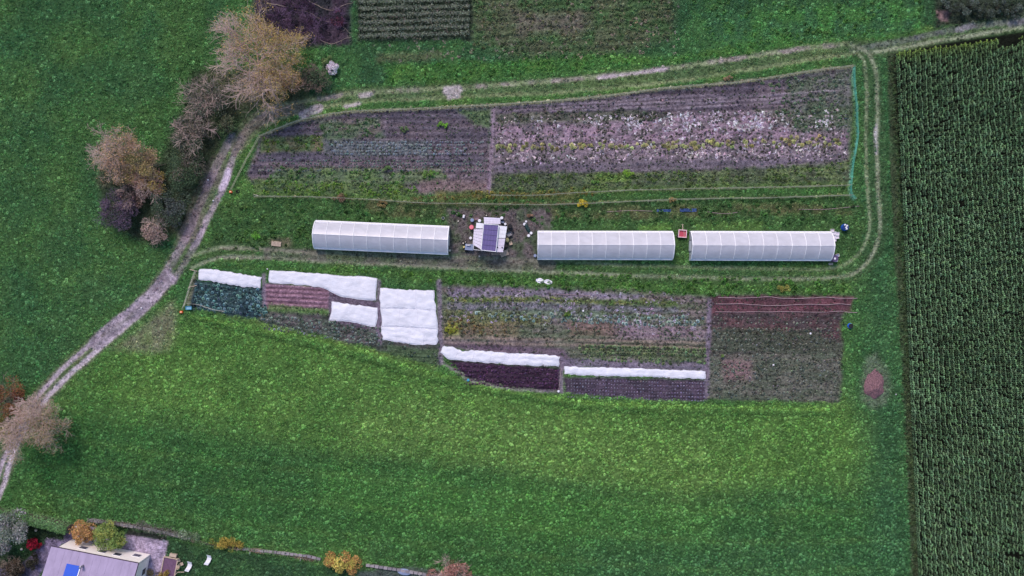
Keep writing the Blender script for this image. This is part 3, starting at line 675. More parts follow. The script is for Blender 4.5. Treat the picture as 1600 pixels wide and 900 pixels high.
weeds('weeds', [(410, 486), (600, 512), (690, 538), (690, 572), (600, 546), (405, 500)], 2.4, (96, 112, 100), cut=.46, sc_=.75, lab='grey-green growth on the narrow lower left bed')
for q, c_, lb in ((UL, (84, 98, 76), 'upper left plot'), (UR, (88, 98, 80), 'upper right plot'), (LOW, (90, 100, 82), 'middle lower plot'), (RB, (84, 88, 78), 'lower right plot')):
    weeds('small_weeds', q, 3.4, c_, v=.4, cut=.44, sc_=.5, lab='tiny dull green weeds dotted over the ' + lb, nsc=.9)
    weeds('clods', q, 2.6, (116, 106, 118), v=.35, sc_=.7, meshes=p_clod, lab='loose clods of earth and stones on the ' + lb)
weeds('lettuce_leaves', [(702, 564), (874, 575), (874, 608), (800, 603), (738, 592)], 6, (96, 70, 98), v=.4, cut=.4, sc_=.5, lab='loose purple leaves between the dark lettuces', nsc=.8)
# straw and torn leaves lying on the pinkish bed
DB = [(775, 182), (1000, 176), (1322, 170), (1322, 250), (775, 258)]
dp = inpoly_pts(DB, 3.5, 0.47, 1.0, 63)
scatter('crop_debris', dp, p_deb, jcol((196, 178, 190), len(dp), .35), 0.6, 'pale dry leaves and straw lying on the pinkish bed')
dp = inpoly_pts(DB, 0.7, 0.52, 1.6, 69)
scatter('crop_debris', dp, p_deb, jcol((212, 198, 208), len(dp), .3), .75, 'large pale leaves lying on the pinkish bed')
dp = inpoly_pts(DB, 2.5, 0.45, 1.2, 72)
scatter('dark_weeds', dp, p_clump, jcol((70, 74, 62), len(dp), .3), .6, 'small dark weeds on the pinkish bed')
dp = inpoly_pts([(900, 182), (1000, 178), (1322, 172), (1322, 205), (900, 205)], 7, 0.54, 1.4, 65)
scatter('crop_debris', dp, p_deb, jcol((220, 214, 222), len(dp), .3), .75, 'white scraps of dry leaf on the upper part of the pinkish bed')
dp = inpoly_pts([(695, 450), (1060, 458), (1100, 530), (695, 500)], 3.0, 0.52, 1.2, 67)
scatter('crop_debris', dp, p_deb, jcol((168, 156, 176), len(dp), .25), 0.8, 'pale dry leaves on the middle lower plot')
dp = inpoly_pts([(775, 231), (1322, 224), (1322, 244), (775, 252)], 5, 0.5, 1.4, 75)
scatter('crop_debris', dp, p_deb, jcol((218, 200, 208), len(dp), .3), .7, 'pale leaves lying along the squash row')
dp = inpoly_pts([(560, 0), (1060, 0), (1060, 90), (590, 96)], 1.0, 0.5, 1.2, 67)
scatter('crop_debris', dp, p_deb, jcol((140, 128, 116), len(dp), .25), 0.9, 'dry stalks on the old plot at the top')
# dry stubble under the nets
def stubble(line, w, dens, c, lab):
    pts = smooth(line, 8); out = []
    for a, b in zip(pts[:-1], pts[1:]):
        L = math.hypot(b[0] - a[0], b[1] - a[1]); n = rng.poisson(L * dens)
        t = rng.random(n); out.append(np.column_stack([(a[0] + (b[0] - a[0]) * t + rng.normal(0, w, n) - 800) * S, (450 - (a[1] + (b[1] - a[1]) * t + rng.normal(0, w, n))) * S]))
    pts = np.vstack(out); scatter('dry_grass', pts, p_tuft, jcol(c, len(pts), .2), 0.5, lab)

# ------------------------------------------------------------------ crops in rows: up to 300 single plants of a kind, the rest one mass
ORD = 'first second third fourth fifth sixth seventh eighth ninth tenth eleventh twelfth thirteenth fourteenth fifteenth sixteenth'.split()
def crop(name, rows, meshes, c, v, sc_, label, cat, group, restlabel, cap=300, colf=None):
    pts = np.vstack(rows); t = jcol(c, len(pts), v); ri = np.concatenate([[i] * len(r) for i, r in enumerate(rows)])
    if colf is not None: t = colf(pts, t)
    order = rng.permutation(len(pts)); a = order[:cap]; b = order[cap:]
    individuals(name, pts[a], meshes, t[a], sc_, ['%s, %s row from the top' % (label, ORD[ri[k]]) for k in a], cat, group)
    if len(b): scatter(name + '_rows', pts[b], meshes, t[b], sc_, restlabel)
p_leek = protos(rosette, 'leek', 3, r=0.17, h=0.30, w=0.03, n=6, curl=0.75)
p_cab = protos(rosette, 'cabbage', 4, r=0.24, h=0.16, w=0.11, n=9, rings=3)
p_let = protos(rosette, 'lettuce', 3, r=0.15, h=0.12, w=0.08, n=8, rings=3)
p_squash = protos(rosette, 'squash', 4, r=0.38, h=0.26, w=0.13, n=10, rings=2, curl=0.8)
rows = [row_pts((512 + 6 * i % 13, 222 + 4.6 * i), (756 - 30 * (i % 2), 222 + 4.6 * i), .34, .05, .25) for i in range(5)]
crop('leek_plant', rows, p_leek, (150, 162, 166), .25, .95, 'blue-grey leek in the upper left plot', 'leek', 'leeks in the upper left plot', 'blue-grey leeks, the rest of the rows in the upper left plot')
rows = [row_pts((404, 250 + 5.0 * i), (762, 252 + 5.0 * i), .42, .06, .3) for i in range(4)]
crop('beet_plant', rows, p_let, (112, 122, 116), .25, .9, 'grey-green beet plant below the leeks', 'beet', 'beet plants below the leeks', 'grey-green beet plants, the rest of the rows below the leeks')
rows = [row_pts((776, 231 + 1.5 * k - 2), (1312, 219 + 3 * k - 2), 0.6, .24, .6) for k in range(4)]
crop('squash_plant', rows, p_squash, (142, 142, 96), .4, .75, 'yellow-green squash plant across the pinkish bed', 'squash', 'squash plants across the pinkish bed', 'yellow-green squash plants, the rest of the row')
rows = [row_pts((304, 444 + 5.4 * i), (406 + 2 * i, 456 + 5.4 * i), .36, .12, .2) for i in range(8)]
crop('kale_plant', rows, p_cab, (88, 118, 118), .45, .85, 'bluish kale plant in the leftmost lower plot', 'kale', 'kale plants in the leftmost plot', '')
rows = [row_pts((408, 490 + 4.2 * i), (596, 514 + 5 * i), .36, .10, .3) for i in range(6)]
crop('cabbage_plant', rows, p_cab, (112, 124, 116), .4, .62, 'small grey-green cabbage below the soil ridges', 'cabbage', 'cabbages in the slanting bed', 'small grey-green cabbages, the rest of the slanting bed')
rows = [row_pts((704 + 5 * i, 570 + 7.3 * i), (873, 579 + 7.0 * i), .36, .07, .1) for i in range(5)]
crop('red_lettuce', rows, p_let, (84, 56, 84), .35, .95, 'dark purple lettuce below the long fleece', 'lettuce', 'purple lettuces', 'dark purple lettuces, the rest of the bed')
rows = [row_pts((886, 593 + 5.4 * i), (1102, 599 + 5.4 * i), .42, .03, .12) for i in range(6)]
crop('young_plant', rows, p_let, (120, 112, 132), .25, .62, 'tiny grey seedling below the thin fleece', 'seedling', 'seedlings in dotted rows', 'tiny grey seedlings, the rest of the dotted rows')
rows = [row_pts((905, 540 + 5 * i), (1103, 546 + 5 * i), .34, .07, .1) for i in range(3)] + [row_pts((915, 556), (1103, 566), .5, .1, .1), row_pts((920, 561), (1050, 568), .5, .1, .2)]
crop('chard_plant', rows, p_cab, (104, 122, 88), .28, .85, 'green chard plant above the thin white fleece', 'chard', 'chard plants', 'green chard plants, the rest of the rows')
rows = [row_pts((740 + 20 * i, 488 + 5 * i), (1100, 498 + 6 * i), .55, .12, .35) for i in range(3)]
crop('broccoli_plant', rows, p_cab, (128, 146, 138), .25, .95, 'pale grey-green broccoli plant in the middle lower plot', 'broccoli', 'broccoli plants', 'pale grey-green broccoli plants, the rest of the rows')
rows = [row_pts((1114, 497 + 8.2 * i), (1312, 497 + 8.2 * i), .5, .08, .35) for i in range(15)]
crop('radish_plant', rows, p_let, (118, 120, 112), .3, .8, 'small grey-green radish plant in the lower right plot', 'radish', 'radish plants in the lower right plot', 'small grey-green radish plants, the rest of the lower right plot')
# ------------------------------------------------------------------ maize
def field_x(py): return 1399 + (py - 80) * 0.043
mrows = []; RS = 0.75 / S
for r_ in range(52):
    a = (field_x(60) + r_ * RS, 60 + 0); b = (field_x(1030) + r_ * RS, 1030)
    p = row_pts(a, b, 0.30, .025, .03); mrows.append(p)
mp = np.vstack(mrows); mx = mp[:, 0] / S + 800; my = 450 - mp[:, 1] / S
top = 86 - (mx - 1395) * 0.135
gap = (mx > 1552) & (mx < 1586) & (my < top + 12)
k = (my > top) & ~gap & (mx < 1890) & ~((fbm(mp[:, 0], mp[:, 1], 3.0, 23, 2) < .07))
mp, mx, my, top = mp[k], mx[k], my[k], top[k]
edge = np.maximum(np.exp(-(my - top) / 9.0), 0)
mt = jcol((104, 134, 96), len(mp), .28, .05)
mt = mt * (0.85 + .5 * fbm(mp[:, 0], mp[:, 1], 5.0, 25, 2))[:, None]
ec = np.array(lin((140, 165, 72)))
mt = mt * (1 - edge[:, None] * .85) + ec * edge[:, None] * .85 * rng.uniform(.7, 1.2, (len(mp), 1))
pr = np.where(my < top + 10, 0, 1) * 1000 + (mx - field_x(my)) ; pr = np.where((my > 905) | (mx > 1600), 1e6, pr)
order = np.argsort(pr + rng.random(len(pr)) * 2); a = order[:300]; b = order[300:]
individuals('maize_plant', mp[a], p_maize, mt[a], 1.0, ['bright green maize plant at the upper edge of the field by the track' if my[k] < top[k] + 12 else 'dark green maize plant in the leftmost row, %s' % ('above the level of the tunnels' if my[k] < 340 else 'level with the tunnels and beds' if my[k] < 620 else 'below the level of the compost heap') for k in a], 'maize plant', 'maize plants along the edge of the field', rot=math.pi / 2)
t_ = rng.uniform(84, 905, 700); ep = np.column_stack([(field_x(t_) - 4 - 800) * S + rng.normal(0, .32, 700), (450 - t_) * S])
scatter('weeds', ep, p_clump, jcol((74, 92, 62), 700, .3), .9, 'ragged weeds along the left edge of the maize field')
scatter('maize_crop', mp[b], p_maize, mt[b], 1.0, 'dense dark green maize crop standing in straight rows', rot=math.pi / 2, tilt=.04, var=(.9, 1.12))

# ------------------------------------------------------------------ trees and bushes
M_bark = plain('bark', (196, 172, 158), .85, .25, 3.0)
M_barkd = plain('dark_bark', (82, 70, 66), .9, .25, 3.0)
M_twig_pale = plain('pale_twigs', (206, 180, 172), .8, .2, 1.0, bumpd=0)
M_twig_purple = plain('purple_twigs', (116, 92, 122), .8, .2, 1.0, bumpd=0)
M_twig_brown = plain('brown_twigs', (146, 130, 118), .8, .2, 1.0, bumpd=0)
def branch_segments(seed, base, height, radius, trunk_h, levels=(7, 5, 5, 6), lean=(0, 0), up=0.55, r0=0.16):
    g = random.Random(seed); segs = []; tips = []
    base = Vector(base)
    def grow(p, d, L, r, lvl):
        n = 3 if lvl < 2 else 2; pts = [p.copy()]; q = p.copy(); dd = d.copy()
        for i in range(n):
            dd = (dd + Vector((g.gauss(0, .16), g.gauss(0, .16), g.gauss(0.05, .10)))).normalized()
            nq = q + dd * (L / n); ra = r * (1 - .35 * i / n); rb = r * (1 - .35 * (i + 1) / n)
            segs.append((q.copy(), nq.copy(), ra, rb, lvl)); q = nq; pts.append(q.copy())
        if lvl >= len(levels): tips.append((q, dd)); return
        for k in range(levels[lvl]):
            t = g.uniform(.25, 1.0) if lvl > 0 else g.uniform(.7, 1.0); i = min(n - 1, int(t * n)); s = pts[i].lerp(pts[i + 1], t * n - i)
            a = 6.283 * (k + g.random() * .7) / levels[lvl]; sp = g.uniform(.45, 1.0) if lvl > 0 else g.uniform(.5, 1.15)
            o = dd.orthogonal().normalized(); o.rotate(Matrix.Rotation(a, 3, dd))
            nd = (dd * math.cos(sp) + o * math.sin(sp)); nd.z = nd.z * .75 + up * .22; nd.normalize()
            grow(s, nd, L * (g.uniform(.50, .74) if lvl else g.uniform(1.5, 1.9)), max(r * .52, .009), lvl + 1)
    grow(base, Vector((lean[0], lean[1], 1)).normalized(), trunk_h, r0, 0)
    # scale the crown to the wanted radius and height
    P0 = np.array([s[0] for s in segs]); P1 = np.array([s[1] for s in segs]); b = np.array(base)
    allp = np.vstack([P0, P1]) - b; rr = np.percentile(np.hypot(allp[:, 0], allp[:, 1]), 93); hh = np.percentile(allp[:, 2], 99)
    f = np.array([radius / rr, radius / rr, height / hh]); P0 = b + (P0 - b) * f; P1 = b + (P1 - b) * f
    T = b + (np.array([t[0] for t in tips]) - b) * f
    cx, cy = (T - b)[:, 0].mean(), (T - b)[:, 1].mean(); zm = (T - b)[:, 2].mean()
    for A_ in (P0, P1, T):
        k_ = np.clip((A_[:, 2] - b[2]) / zm, 0, 1.2); A_[:, 0] -= cx * k_; A_[:, 1] -= cy * k_
    return P0, P1, np.array([s[2] for s in segs]), np.array([s[3] for s in segs]), np.array([s[4] for s in segs]), T
def seg_mesh(name, P0, P1, R0, R1, mat, colr=None):
    d = P1 - P0; d /= np.linalg.norm(d, axis=1, keepdims=True) + 1e-9
    ref = np.where(np.abs(d[:, 2:3]) > .9, np.array([[1., 0, 0]]), np.array([[0, 0, 1.]]))
    a = np.cross(d, ref); a /= np.linalg.norm(a, axis=1, keepdims=True) + 1e-9; b = np.cross(d, a)
    V = []
    for Pp, Rr in ((P0, R0), (P1, R1)):
        for k in range(3): V.append(Pp + (a * math.cos(2.094 * k) + b * math.sin(2.094 * k)) * Rr[:, None])
    V = np.stack(V, 1).reshape(-1, 3); n = len(P0); o = (np.arange(n) * 6)[:, None]
    F = np.concatenate([o + np.array([[k, (k + 1) % 3, 3 + (k + 1) % 3, 3 + k]]) for k in range(3)])
    return np_mesh(name, V, F, mat, colr)
def leaf_mesh(name, C, size, colors, mat=None, g=rng, flat=.5):
    n = len(C); nrm = g.normal(0, 1, (n, 3)); nrm[:, 2] = np.abs(nrm[:, 2]) + flat; nrm /= np.linalg.norm(nrm, axis=1, keepdims=True)
    a = np.cross(nrm, g.normal(0, 1, (n, 3))); a /= np.linalg.norm(a, axis=1, keepdims=True) + 1e-9; b = np.cross(nrm, a)
    s = (size * g.uniform(.6, 1.4, n))[:, None]
    V = np.stack([C - a * s, C - b * s * .6, C + a * s, C + b * s * .6], 1).reshape(-1, 3)
    F = np.arange(4 * n).reshape(n, 4)
    return np_mesh(name, V, F, mat or M_vcol, np.repeat(colors, 4, axis=0))
def bare_tree(seed, px, py, rad_px, height, label, twig_mat, leaf=None, nleaf=0, levels=(7, 5, 5, 6), trunk_h=1.6, leafside=None, cat='tree', name='bare_tree', group=None, tw=0.017, r0=.16, leafsize=.13):
    # the crown leans away from under the drone in the picture: the trunk stands nearer the centre
    zc = height * .62; b = P(px, py, 0); c = P(px, py, zc); bx_, by_ = c.x, c.y
    t = thing(name, label, cat, (bx_, by_, hz(bx_, by_) - .1), 0, group)
    P0, P1, R0, R1, LV, T = branch_segments(seed, (0, 0, 0), height, rad_px * S, trunk_h, levels, r0=r0)
    big = LV <= 2
    link('trunk', seg_mesh('trunk', P0[big], P1[big], np.maximum(R0[big], .028), np.maximum(R1[big], .024), M_bark), t)
    link('twigs', seg_mesh('twigs', P0[~big], P1[~big], np.maximum(R0[~big], tw), np.maximum(R1[~big], tw * .8), twig_mat), t)
    if nleaf:
        g = np.random.default_rng(seed); C = T[g.integers(0, len(T), nleaf * 3)] + g.normal(0, .22, (nleaf * 3, 3))
        if leafside is not None:
            w = 1 / (1 + np.exp(-(C[:, 0] * leafside[0] + C[:, 1] * leafside[1]) / (rad_px * S) * 4 + leafside[2])); C = C[g.random(len(C)) < w]
        C = C[:nleaf]
        link('leaves', leaf_mesh('leaves', C, leafsize, jcol(leaf, len(C), .25, .08)), t)
    return t
def bush(seed, px, py, rx, ry, h, c, label, name='bush', cat='bush', c2=None, n=1100, size=.13, group=None, lumps=18, stems=True, twigs=None, rot=0.0, dens=1.0, base_z=.15):
    n = int(n * 1.7); size = size * .72
    g = np.random.default_rng(seed); ctr = P(px, py, h * .5)
    t = thing(name, label, cat, (ctr.x, ctr.y, hz(ctr.x, ctr.y) - .05), rot, group)
    a, b = rx * S, ry * S
    th = g.random(lumps) * 6.283; q = np.sqrt(g.random(lumps)) * .86
    L = np.column_stack([np.cos(th) * q * a, np.sin(th) * q * b, h * (base_z + (0.80 - base_z) * np.sqrt(1 - q ** 2 * .9)) * g.uniform(.7, 1.1, lumps)])
    lr = g.uniform(.22, .40, lumps) * (a + b) / 2
    li = g.integers(0, lumps, n); d = g.normal(0, 1, (n, 3)); d /= np.linalg.norm(d, axis=1, keepdims=True); d[:, 2] *= .75
    C = L[li] + d * (lr[li] * g.uniform(.6, 1.08, n))[:, None]; C[:, 2] = np.maximum(C[:, 2], .06)
    cc = jcol(c, n, .22, .07)
    if c2 is not None:
        w = (g.random(lumps) < .45)[li]; cc[w] = jcol(c2, w.sum(), .22, .07)
    lumpv = g.normal(1, .14, lumps)[li]; cc = np.clip(cc * lumpv[:, None], .003, .95)
    link('foliage', leaf_mesh('foliage', C, size, cc), t)
    if stems:
        s = MB()
        for i in range(lumps): s.tube([(L[i][0] * .15, L[i][1] * .15, -.05), (L[i][0] * .5, L[i][1] * .5, L[i][2] * .5), tuple(L[i])], .035, 4, .015)
        s.build('stems', M_barkd, t)
    if twigs is not None:
        P0, P1, R0, R1, LV, T = branch_segments(seed, (0, 0, 0), h * 1.1, (rx + ry) / 2 * S * 1.05, .4, (9, 5, 6), r0=.05)
        link('twigs', seg_mesh('twigs', P0, P1, np.maximum(R0, .014), np.maximum(R1, .012), twigs), t)
    return t

bare_tree(3, 396, 91, 78, 10.0, 'large half-bare tree with pale twigs and golden leaves on its right side', M_twig_pale, (162, 140, 88), 11000, (8, 5, 5, 5, 3), 2.0, (1.0, .35, 1.0), tw=.012, r0=.34, leafsize=.08)
bush(301, 440, 128, 38, 24, 5.5, (150, 124, 104), 'reddish-brown leafy undergrowth below the right of the large half-bare tree', c2=(166, 128, 96), n=1500, twigs=M_twig_pale, size=.11)
bare_tree(5, 176, 236, 42, 6.5, 'slender leaning tree with pale bare twigs at the left edge of the thicket', M_twig_pale, (168, 136, 104), 2600, (6, 5, 5, 4, 3), 1.2, (1, -.4, .2), tw=.013, leafsize=.08)
bush(11, 216, 262, 40, 34, 4.6, (166, 148, 98), 'golden-brown bush in the middle of the left thicket', c2=(160, 132, 108), n=3200, twigs=M_twig_brown, size=.12)
bush(12, 232, 288, 30, 22, 3.4, (146, 128, 74), 'yellow-olive bush right of the golden-brown one', c2=(158, 124, 112), n=1900, size=.12, twigs=M_twig_pale)
bush(13, 184, 330, 27, 32, 4.0, (92, 80, 94), 'dark purple bush at the lower left of the thicket', c2=(64, 66, 66), n=2200, twigs=M_twig_purple)
bush(14, 244, 358, 24, 18, 3.0, (156, 134, 124), 'pinkish-beige bush at the lower end of the thicket', c2=(112, 104, 92), n=1400, twigs=M_twig_pale)
bush(15, 262, 318, 30, 36, 3.2, (74, 88, 70), 'dark green bush between the thicket and the track', c2=(78, 84, 80), n=2400)
bush(16, 288, 262, 30, 40, 3.0, (74, 92, 68), 'dark green bush beside the bend of the track', c2=(104, 98, 88), n=2600)
bush(17, 300, 206, 32, 36, 3.6, (104, 98, 88), 'brownish bush above the bend of the track', c2=(88, 94, 80), n=2600, twigs=M_twig_pale)
bush(18, 318, 152, 36, 34, 4.0, (112, 106, 96), 'grey-brown bush under the left side of the large half-bare tree', c2=(84, 92, 78), n=2600, twigs=M_twig_pale)
bush(181, 345, 190, 26, 22, 2.4, (88, 92, 72), 'low dark bush below the large half-bare tree', c2=(72, 92, 62), n=1700)
bush(182, 206, 305, 24, 20, 3.2, (112, 94, 88), 'brown-pink twiggy bush in the centre of the thicket', c2=(84, 76, 72), n=1400, twigs=M_twig_pale)
bush(19, 494, 122, 24, 24, 2.4, (84, 98, 74), 'loose green bush right of the large half-bare tree', c2=(112, 98, 88), n=1300, twigs=M_twig_brown)
bush(20, 520, 107, 11, 11, 1.5, (216, 202, 214), 'small white-flowering bush right of the large half-bare tree', c2=(236, 226, 232), n=900, size=.10, lumps=16)
bush(21, 508, 92, 12, 7, 1.2, (112, 132, 84), 'small pale green bush above the white-flowering one', n=320, lumps=6)
bare_tree(8, 46, 662, 50, 7.5, 'bare bushy tree with dense pale twigs over the track at the left edge', M_twig_pale, (140, 124, 92), 4000, (8, 5, 5, 5, 3), 1.0, (.8, -.6, .2), tw=.014, leafsize=.08)
bush(22, 10, 622, 30, 30, 4.2, (98, 48, 44), 'dark red bush at the left edge of the photo', c2=(120, 84, 56), n=2200, twigs=M_twig_brown)
bush(221, 8, 668, 20, 16, 2.6, (118, 108, 62), 'olive-yellow bush below the dark red one', c2=(54, 62, 40), n=900)
# hedge and garden plants
bush(31, 12, 832, 32, 32, 5.0, (124, 132, 122), 'grey-green tree in the left corner of the garden', 'garden_tree', 'tree', c2=(148, 146, 148), n=3400, size=.13)
bush(32, 53, 850, 11, 10, 1.6, (188, 44, 66), 'round crimson bush beside the garden paving', c2=(140, 24, 44), n=900, size=.11, lumps=20)
bush(33, 53, 878, 13, 14, 1.7, (44, 46, 36), 'clipped dark round shrub on the garden paving', c2=(54, 54, 42), n=900, size=.09, lumps=12)
bush(34, 18, 886, 20, 18, 2.6, (92, 78, 64), 'brown and green shrub at the bottom left corner', c2=(68, 62, 52), n=1400, twigs=M_twig_brown)
bush(35, 130, 832, 20, 19, 3.6, (190, 148, 98), 'orange-leaved tree at the corner of the house', 'garden_tree', 'tree', c2=(168, 130, 84), n=2600, size=.12, lumps=34)
bush(36, 170, 838, 25, 23, 4.2, (116, 138, 76), 'yellow-green round tree in front of the house', 'garden_tree', 'tree', c2=(150, 158, 84), n=3600, size=.12, lumps=40)
bush(37, 353, 850, 30, 8, 1.4, (168, 146, 72), 'yellow flowering border along the garden fence', c2=(120, 120, 56), n=1500, size=.10, lumps=22, rot=math.radians(-10))
bush(38, 537, 880, 34, 15, 2.2, (190, 176, 92), 'bright yellow and orange bush on the lower garden fence', c2=(180, 138, 84), n=1900, size=.12, lumps=20, rot=math.radians(-8))
bush(39, 705, 897, 38, 16, 2.4, (168, 124, 114), 'pinkish twiggy bush at the bottom edge of the photo', c2=(144, 102, 92), n=1400, twigs=M_twig_pale)
bush(40, 292, 836, 28, 6, 1.0, (104, 130, 92), 'low pale green border plants on the garden fence', n=900, size=.09, lumps=20, rot=math.radians(-12), c2=(130, 146, 120))
bush(41, 240, 826, 40, 6, .9, (112, 112, 104), 'grey low plants along the top of the garden wall', n=900, size=.09, lumps=22, rot=math.radians(-9), c2=(100, 96, 92))
bush(42, 250, 897, 22, 6, 1.0, (146, 124, 62), 'ochre low bush beside the house wall', n=600, size=.09, lumps=10)
# single bushy plants in the beds
for i, (x, y, r_, c, lab) in enumerate([(691, 195, 10, (120, 172, 64), 'bright green bushy plant in the upper left plot'), (632, 202, 8, (104, 128, 84), 'pale green bushy plant left of the bright green one'),
        (400, 367, 11, (112, 172, 70), 'light green chard clump beside the left tunnel'), (606, 264, 9, (96, 124, 76), 'green clump in the beet rows'), (668, 272, 10, (112, 148, 72), 'green clump at the right end of the beet rows'),
        (909, 319, 11, (214, 192, 70), 'yellow flowering plant on the lower fence above the second tunnel'), (1225, 450, 11, (150, 146, 76), 'yellowish dry bush above the maroon bed'), (1052, 313, 7, (164, 138, 92), 'tan dry plant on the lower fence'),
        (828, 336, 6, (150, 120, 100), 'tan dry plant above the dark tarpaulin bundle'), (704, 515, 9, (140, 148, 56), 'yellow-green plant at the left end of the middle lower plot'), (980, 271, 12, (124, 164, 60), 'lime green plants in the lower part of the upper right plot'),
        (1138, 122, 7, (148, 126, 100), 'tan dry plant on the upper fence'), (596, 318, 9, (138, 120, 82), 'ochre plant on the lower fence above the left tunnel'), (530, 310, 12, (134, 108, 90), 'brown dry plant on the lower fence above the left tunnel'),
        (930, 283, 6, (100, 140, 70), 'small green plant left of the lime green plants'), (885, 490, 7, (100, 128, 60), 'green clump in the middle lower plot'), (1128, 556, 5, (104, 128, 74), 'small green clump in the lower right plot')]):
    bush(60 + i, x, y, r_, r_ * .6, .7, c, lab, 'plant', 'plant', n=420, size=.075, lumps=9, stems=True)
# berry rows at the top
for i, y in enumerate([4, 15, 25.5, 36, 46.5, 57]):
    xs = 560 + i * .8; ctr = P(648, y - 1.5); A = thing('berry_row', '%s grey-green berry row below the top edge, counted downwards' % ORD[i], 'berry row', (ctr.x, ctr.y, 0), math.radians(1.6), 'grey-green berry rows')
    n = 1500; g = np.random.default_rng(400 + i); x = g.uniform(-8.1, 8.1, n); lump = .75 + .5 * vnoise(x * 1.4, x * 0 + i, 33)
    C = np.column_stack([x, g.normal(0, .17, n) * lump, np.abs(g.normal(.55, .3, n)) * lump])
    link('foliage', leaf_mesh('foliage', C, .085, jcol((122, 130, 114), n, .25)), A)
    s = MB()
    for k in range(7): s.box((-8 + 16 / 6 * k, 0, .6), (.07, .07, 1.3))
    s.tube([(-8, 0, 1.15), (8, 0, 1.15)], .012, 4)
    s.build('trellis', M_barkd, A)
for i in range(9):
    x = 1478 + i * 14; bush(440 + i, x, 8 + (i % 3) * 5, 9, 12, 1.8, (88, 98, 90), 'grey-green shrub in the dark planting at the upper right corner', c2=(64, 72, 62), n=520, size=.10, lumps=8, group='shrubs at the upper right corner')
for i, (x, y, r_, lab) in enumerate([(438, 30, 26, 'dark purple brushwood at the left of the purple plot'), (490, 42, 30, 'dark purple brushwood in the middle of the purple plot'), (528, 28, 20, 'reddish-purple brushwood at the right of the purple plot'), (470, 8, 26, 'dark brushwood at the top of the purple plot')]):
    bush(480 + i, x, y, r_, r_ * .62, .8, (66, 46, 66) if i != 2 else (104, 60, 76), lab, 'brushwood', 'brushwood', c2=(48, 46, 52), n=900, size=.10, twigs=M_twig_purple)
# fallen boughs on the purple plot
for pts, lab in (([(418, 5), (450, 12), (482, 20), (505, 32), (530, 38), (546, 52)], 'long pale fallen bough lying across the purple plot'), ([(484, 3), (502, 12), (519, 17), (534, 10), (552, 4)], 'pale fallen bough at the top edge of the purple plot'),
                 ([(500, 63), (517, 69), (534, 63), (549, 58)], 'short pale bough at the lower edge of the purple plot')):
    b = MB(); q = [G(x, y, .12) for x, y in smooth(pts, 4)]; b.tube([p + Vector((R.gauss(0, .05), R.gauss(0, .05), R.gauss(0, .04))) for p in q], .055, 6, .02)
    for p in q[2::2]:
        a = R.uniform(0, 6.28); b.tube([p, p + Vector((math.cos(a) * .5, math.sin(a) * .5, .12))], .025, 4, .01)
    tag(b.build('fallen_bough', M_twig_brown), lab, 'bough')
# ------------------------------------------------------------------ man-made things: materials
def film_mat():
    m, nt, bs = new_mat('greenhouse_film'); out = nt.nodes['Material Output']
    f = ramp_noise(nt, .8, .88, 1.05, detail=5, vscale=(1, 1.6, 1)); rgb = nt.nodes.new('ShaderNodeRGB'); rgb.outputs[0].default_value = (.76, .74, .82, 1)
    c = mulcol(nt, rgb.outputs[0], f); nt.links.new(c, bs.inputs['Base Color']); bs.inputs['Roughness'].default_value = .32; bs.inputs['Specular IOR Level'].default_value = .5
    tr = nt.nodes.new('ShaderNodeBsdfTranslucent'); nt.links.new(c, tr.inputs[0]); mx = nt.nodes.new('ShaderNodeMixShader'); mx.inputs[0].default_value = .30
    nt.links.new(bs.outputs[0], mx.inputs[1]); nt.links.new(tr.outputs[0], mx.inputs[2])
    tp = nt.nodes.new('ShaderNodeBsdfTransparent'); mx2 = nt.nodes.new('ShaderNodeMixShader'); mx2.inputs[0].default_value = .06
    nt.links.new(mx.outputs[0], mx2.inputs[1]); nt.links.new(tp.outputs[0], mx2.inputs[2]); nt.links.new(mx2.outputs[0], out.inputs[0])
    return m
def fleece_mat():
    m, nt, bs = new_mat('fleece'); out = nt.nodes['Material Output']
    f = ramp_noise(nt, .9, .80, 1.0, detail=5, vscale=(1, 2.0, 1)); rgb = nt.nodes.new('ShaderNodeRGB'); rgb.outputs[0].default_value = (.76, .755, .83, 1)
    nt.links.new(mulcol(nt, rgb.outputs[0], f), bs.inputs['Base Color']); bs.inputs['Roughness'].default_value = .8; bs.inputs['Specular IOR Level'].default_value = .2
    g = ramp_noise(nt, 2.4, 0, 1, detail=5, vscale=(1, 2.5, 1)); bump(nt, bs, g, .04, .6)
    return m
M_curt = plain('white_curtain_film', (224, 222, 236), .5, .05, 3, bumpd=0); M_film = film_mat(); M_fleece = fleece_mat(); M_hem = plain('white_hem', (232, 230, 240), .7, .05, 3, bumpd=0)
M_white = plain('white_plastic', (226, 224, 230), .5, .06, 3, bumpd=0); M_frame = plain('white_frame', (236, 234, 238), .45, .05, 2, bumpd=0)
M_steel = plain('galvanised_steel', (150, 150, 156), .45, .12, 3, metal=.6, bumpd=0)
M_wood = plain('weathered_wood', (120, 104, 92), .85, .2, 2, vscale=(1, 8, 1)); M_pallet = plain('pale_wood', (188, 168, 150), .8, .15, 4)
M_dark = plain('black_rubber', (30, 30, 34), .7, .2, 4, bumpd=0); M_red = plain('red_plastic', (196, 34, 54), .45, .1, 3, bumpd=0)
M_blue = plain('blue_plastic', (36, 86, 178), .4, .1, 3, bumpd=0); M_dgreen = plain('dark_green_tarp', (30, 56, 56), .5, .2, 4)
M_orange = plain('orange_plastic', (232, 96, 40), .5, .08, 3, bumpd=0); M_teal = plain('teal_crate', (70, 150, 178), .5, .1, 3, bumpd=0)
M_panel = plain('purple_grey_roof', (96, 84, 134), .5, .10, 5, spec=.4); M_pinkw = plain('pale_roof_sheet', (214, 206, 220), .45, .07, 3)
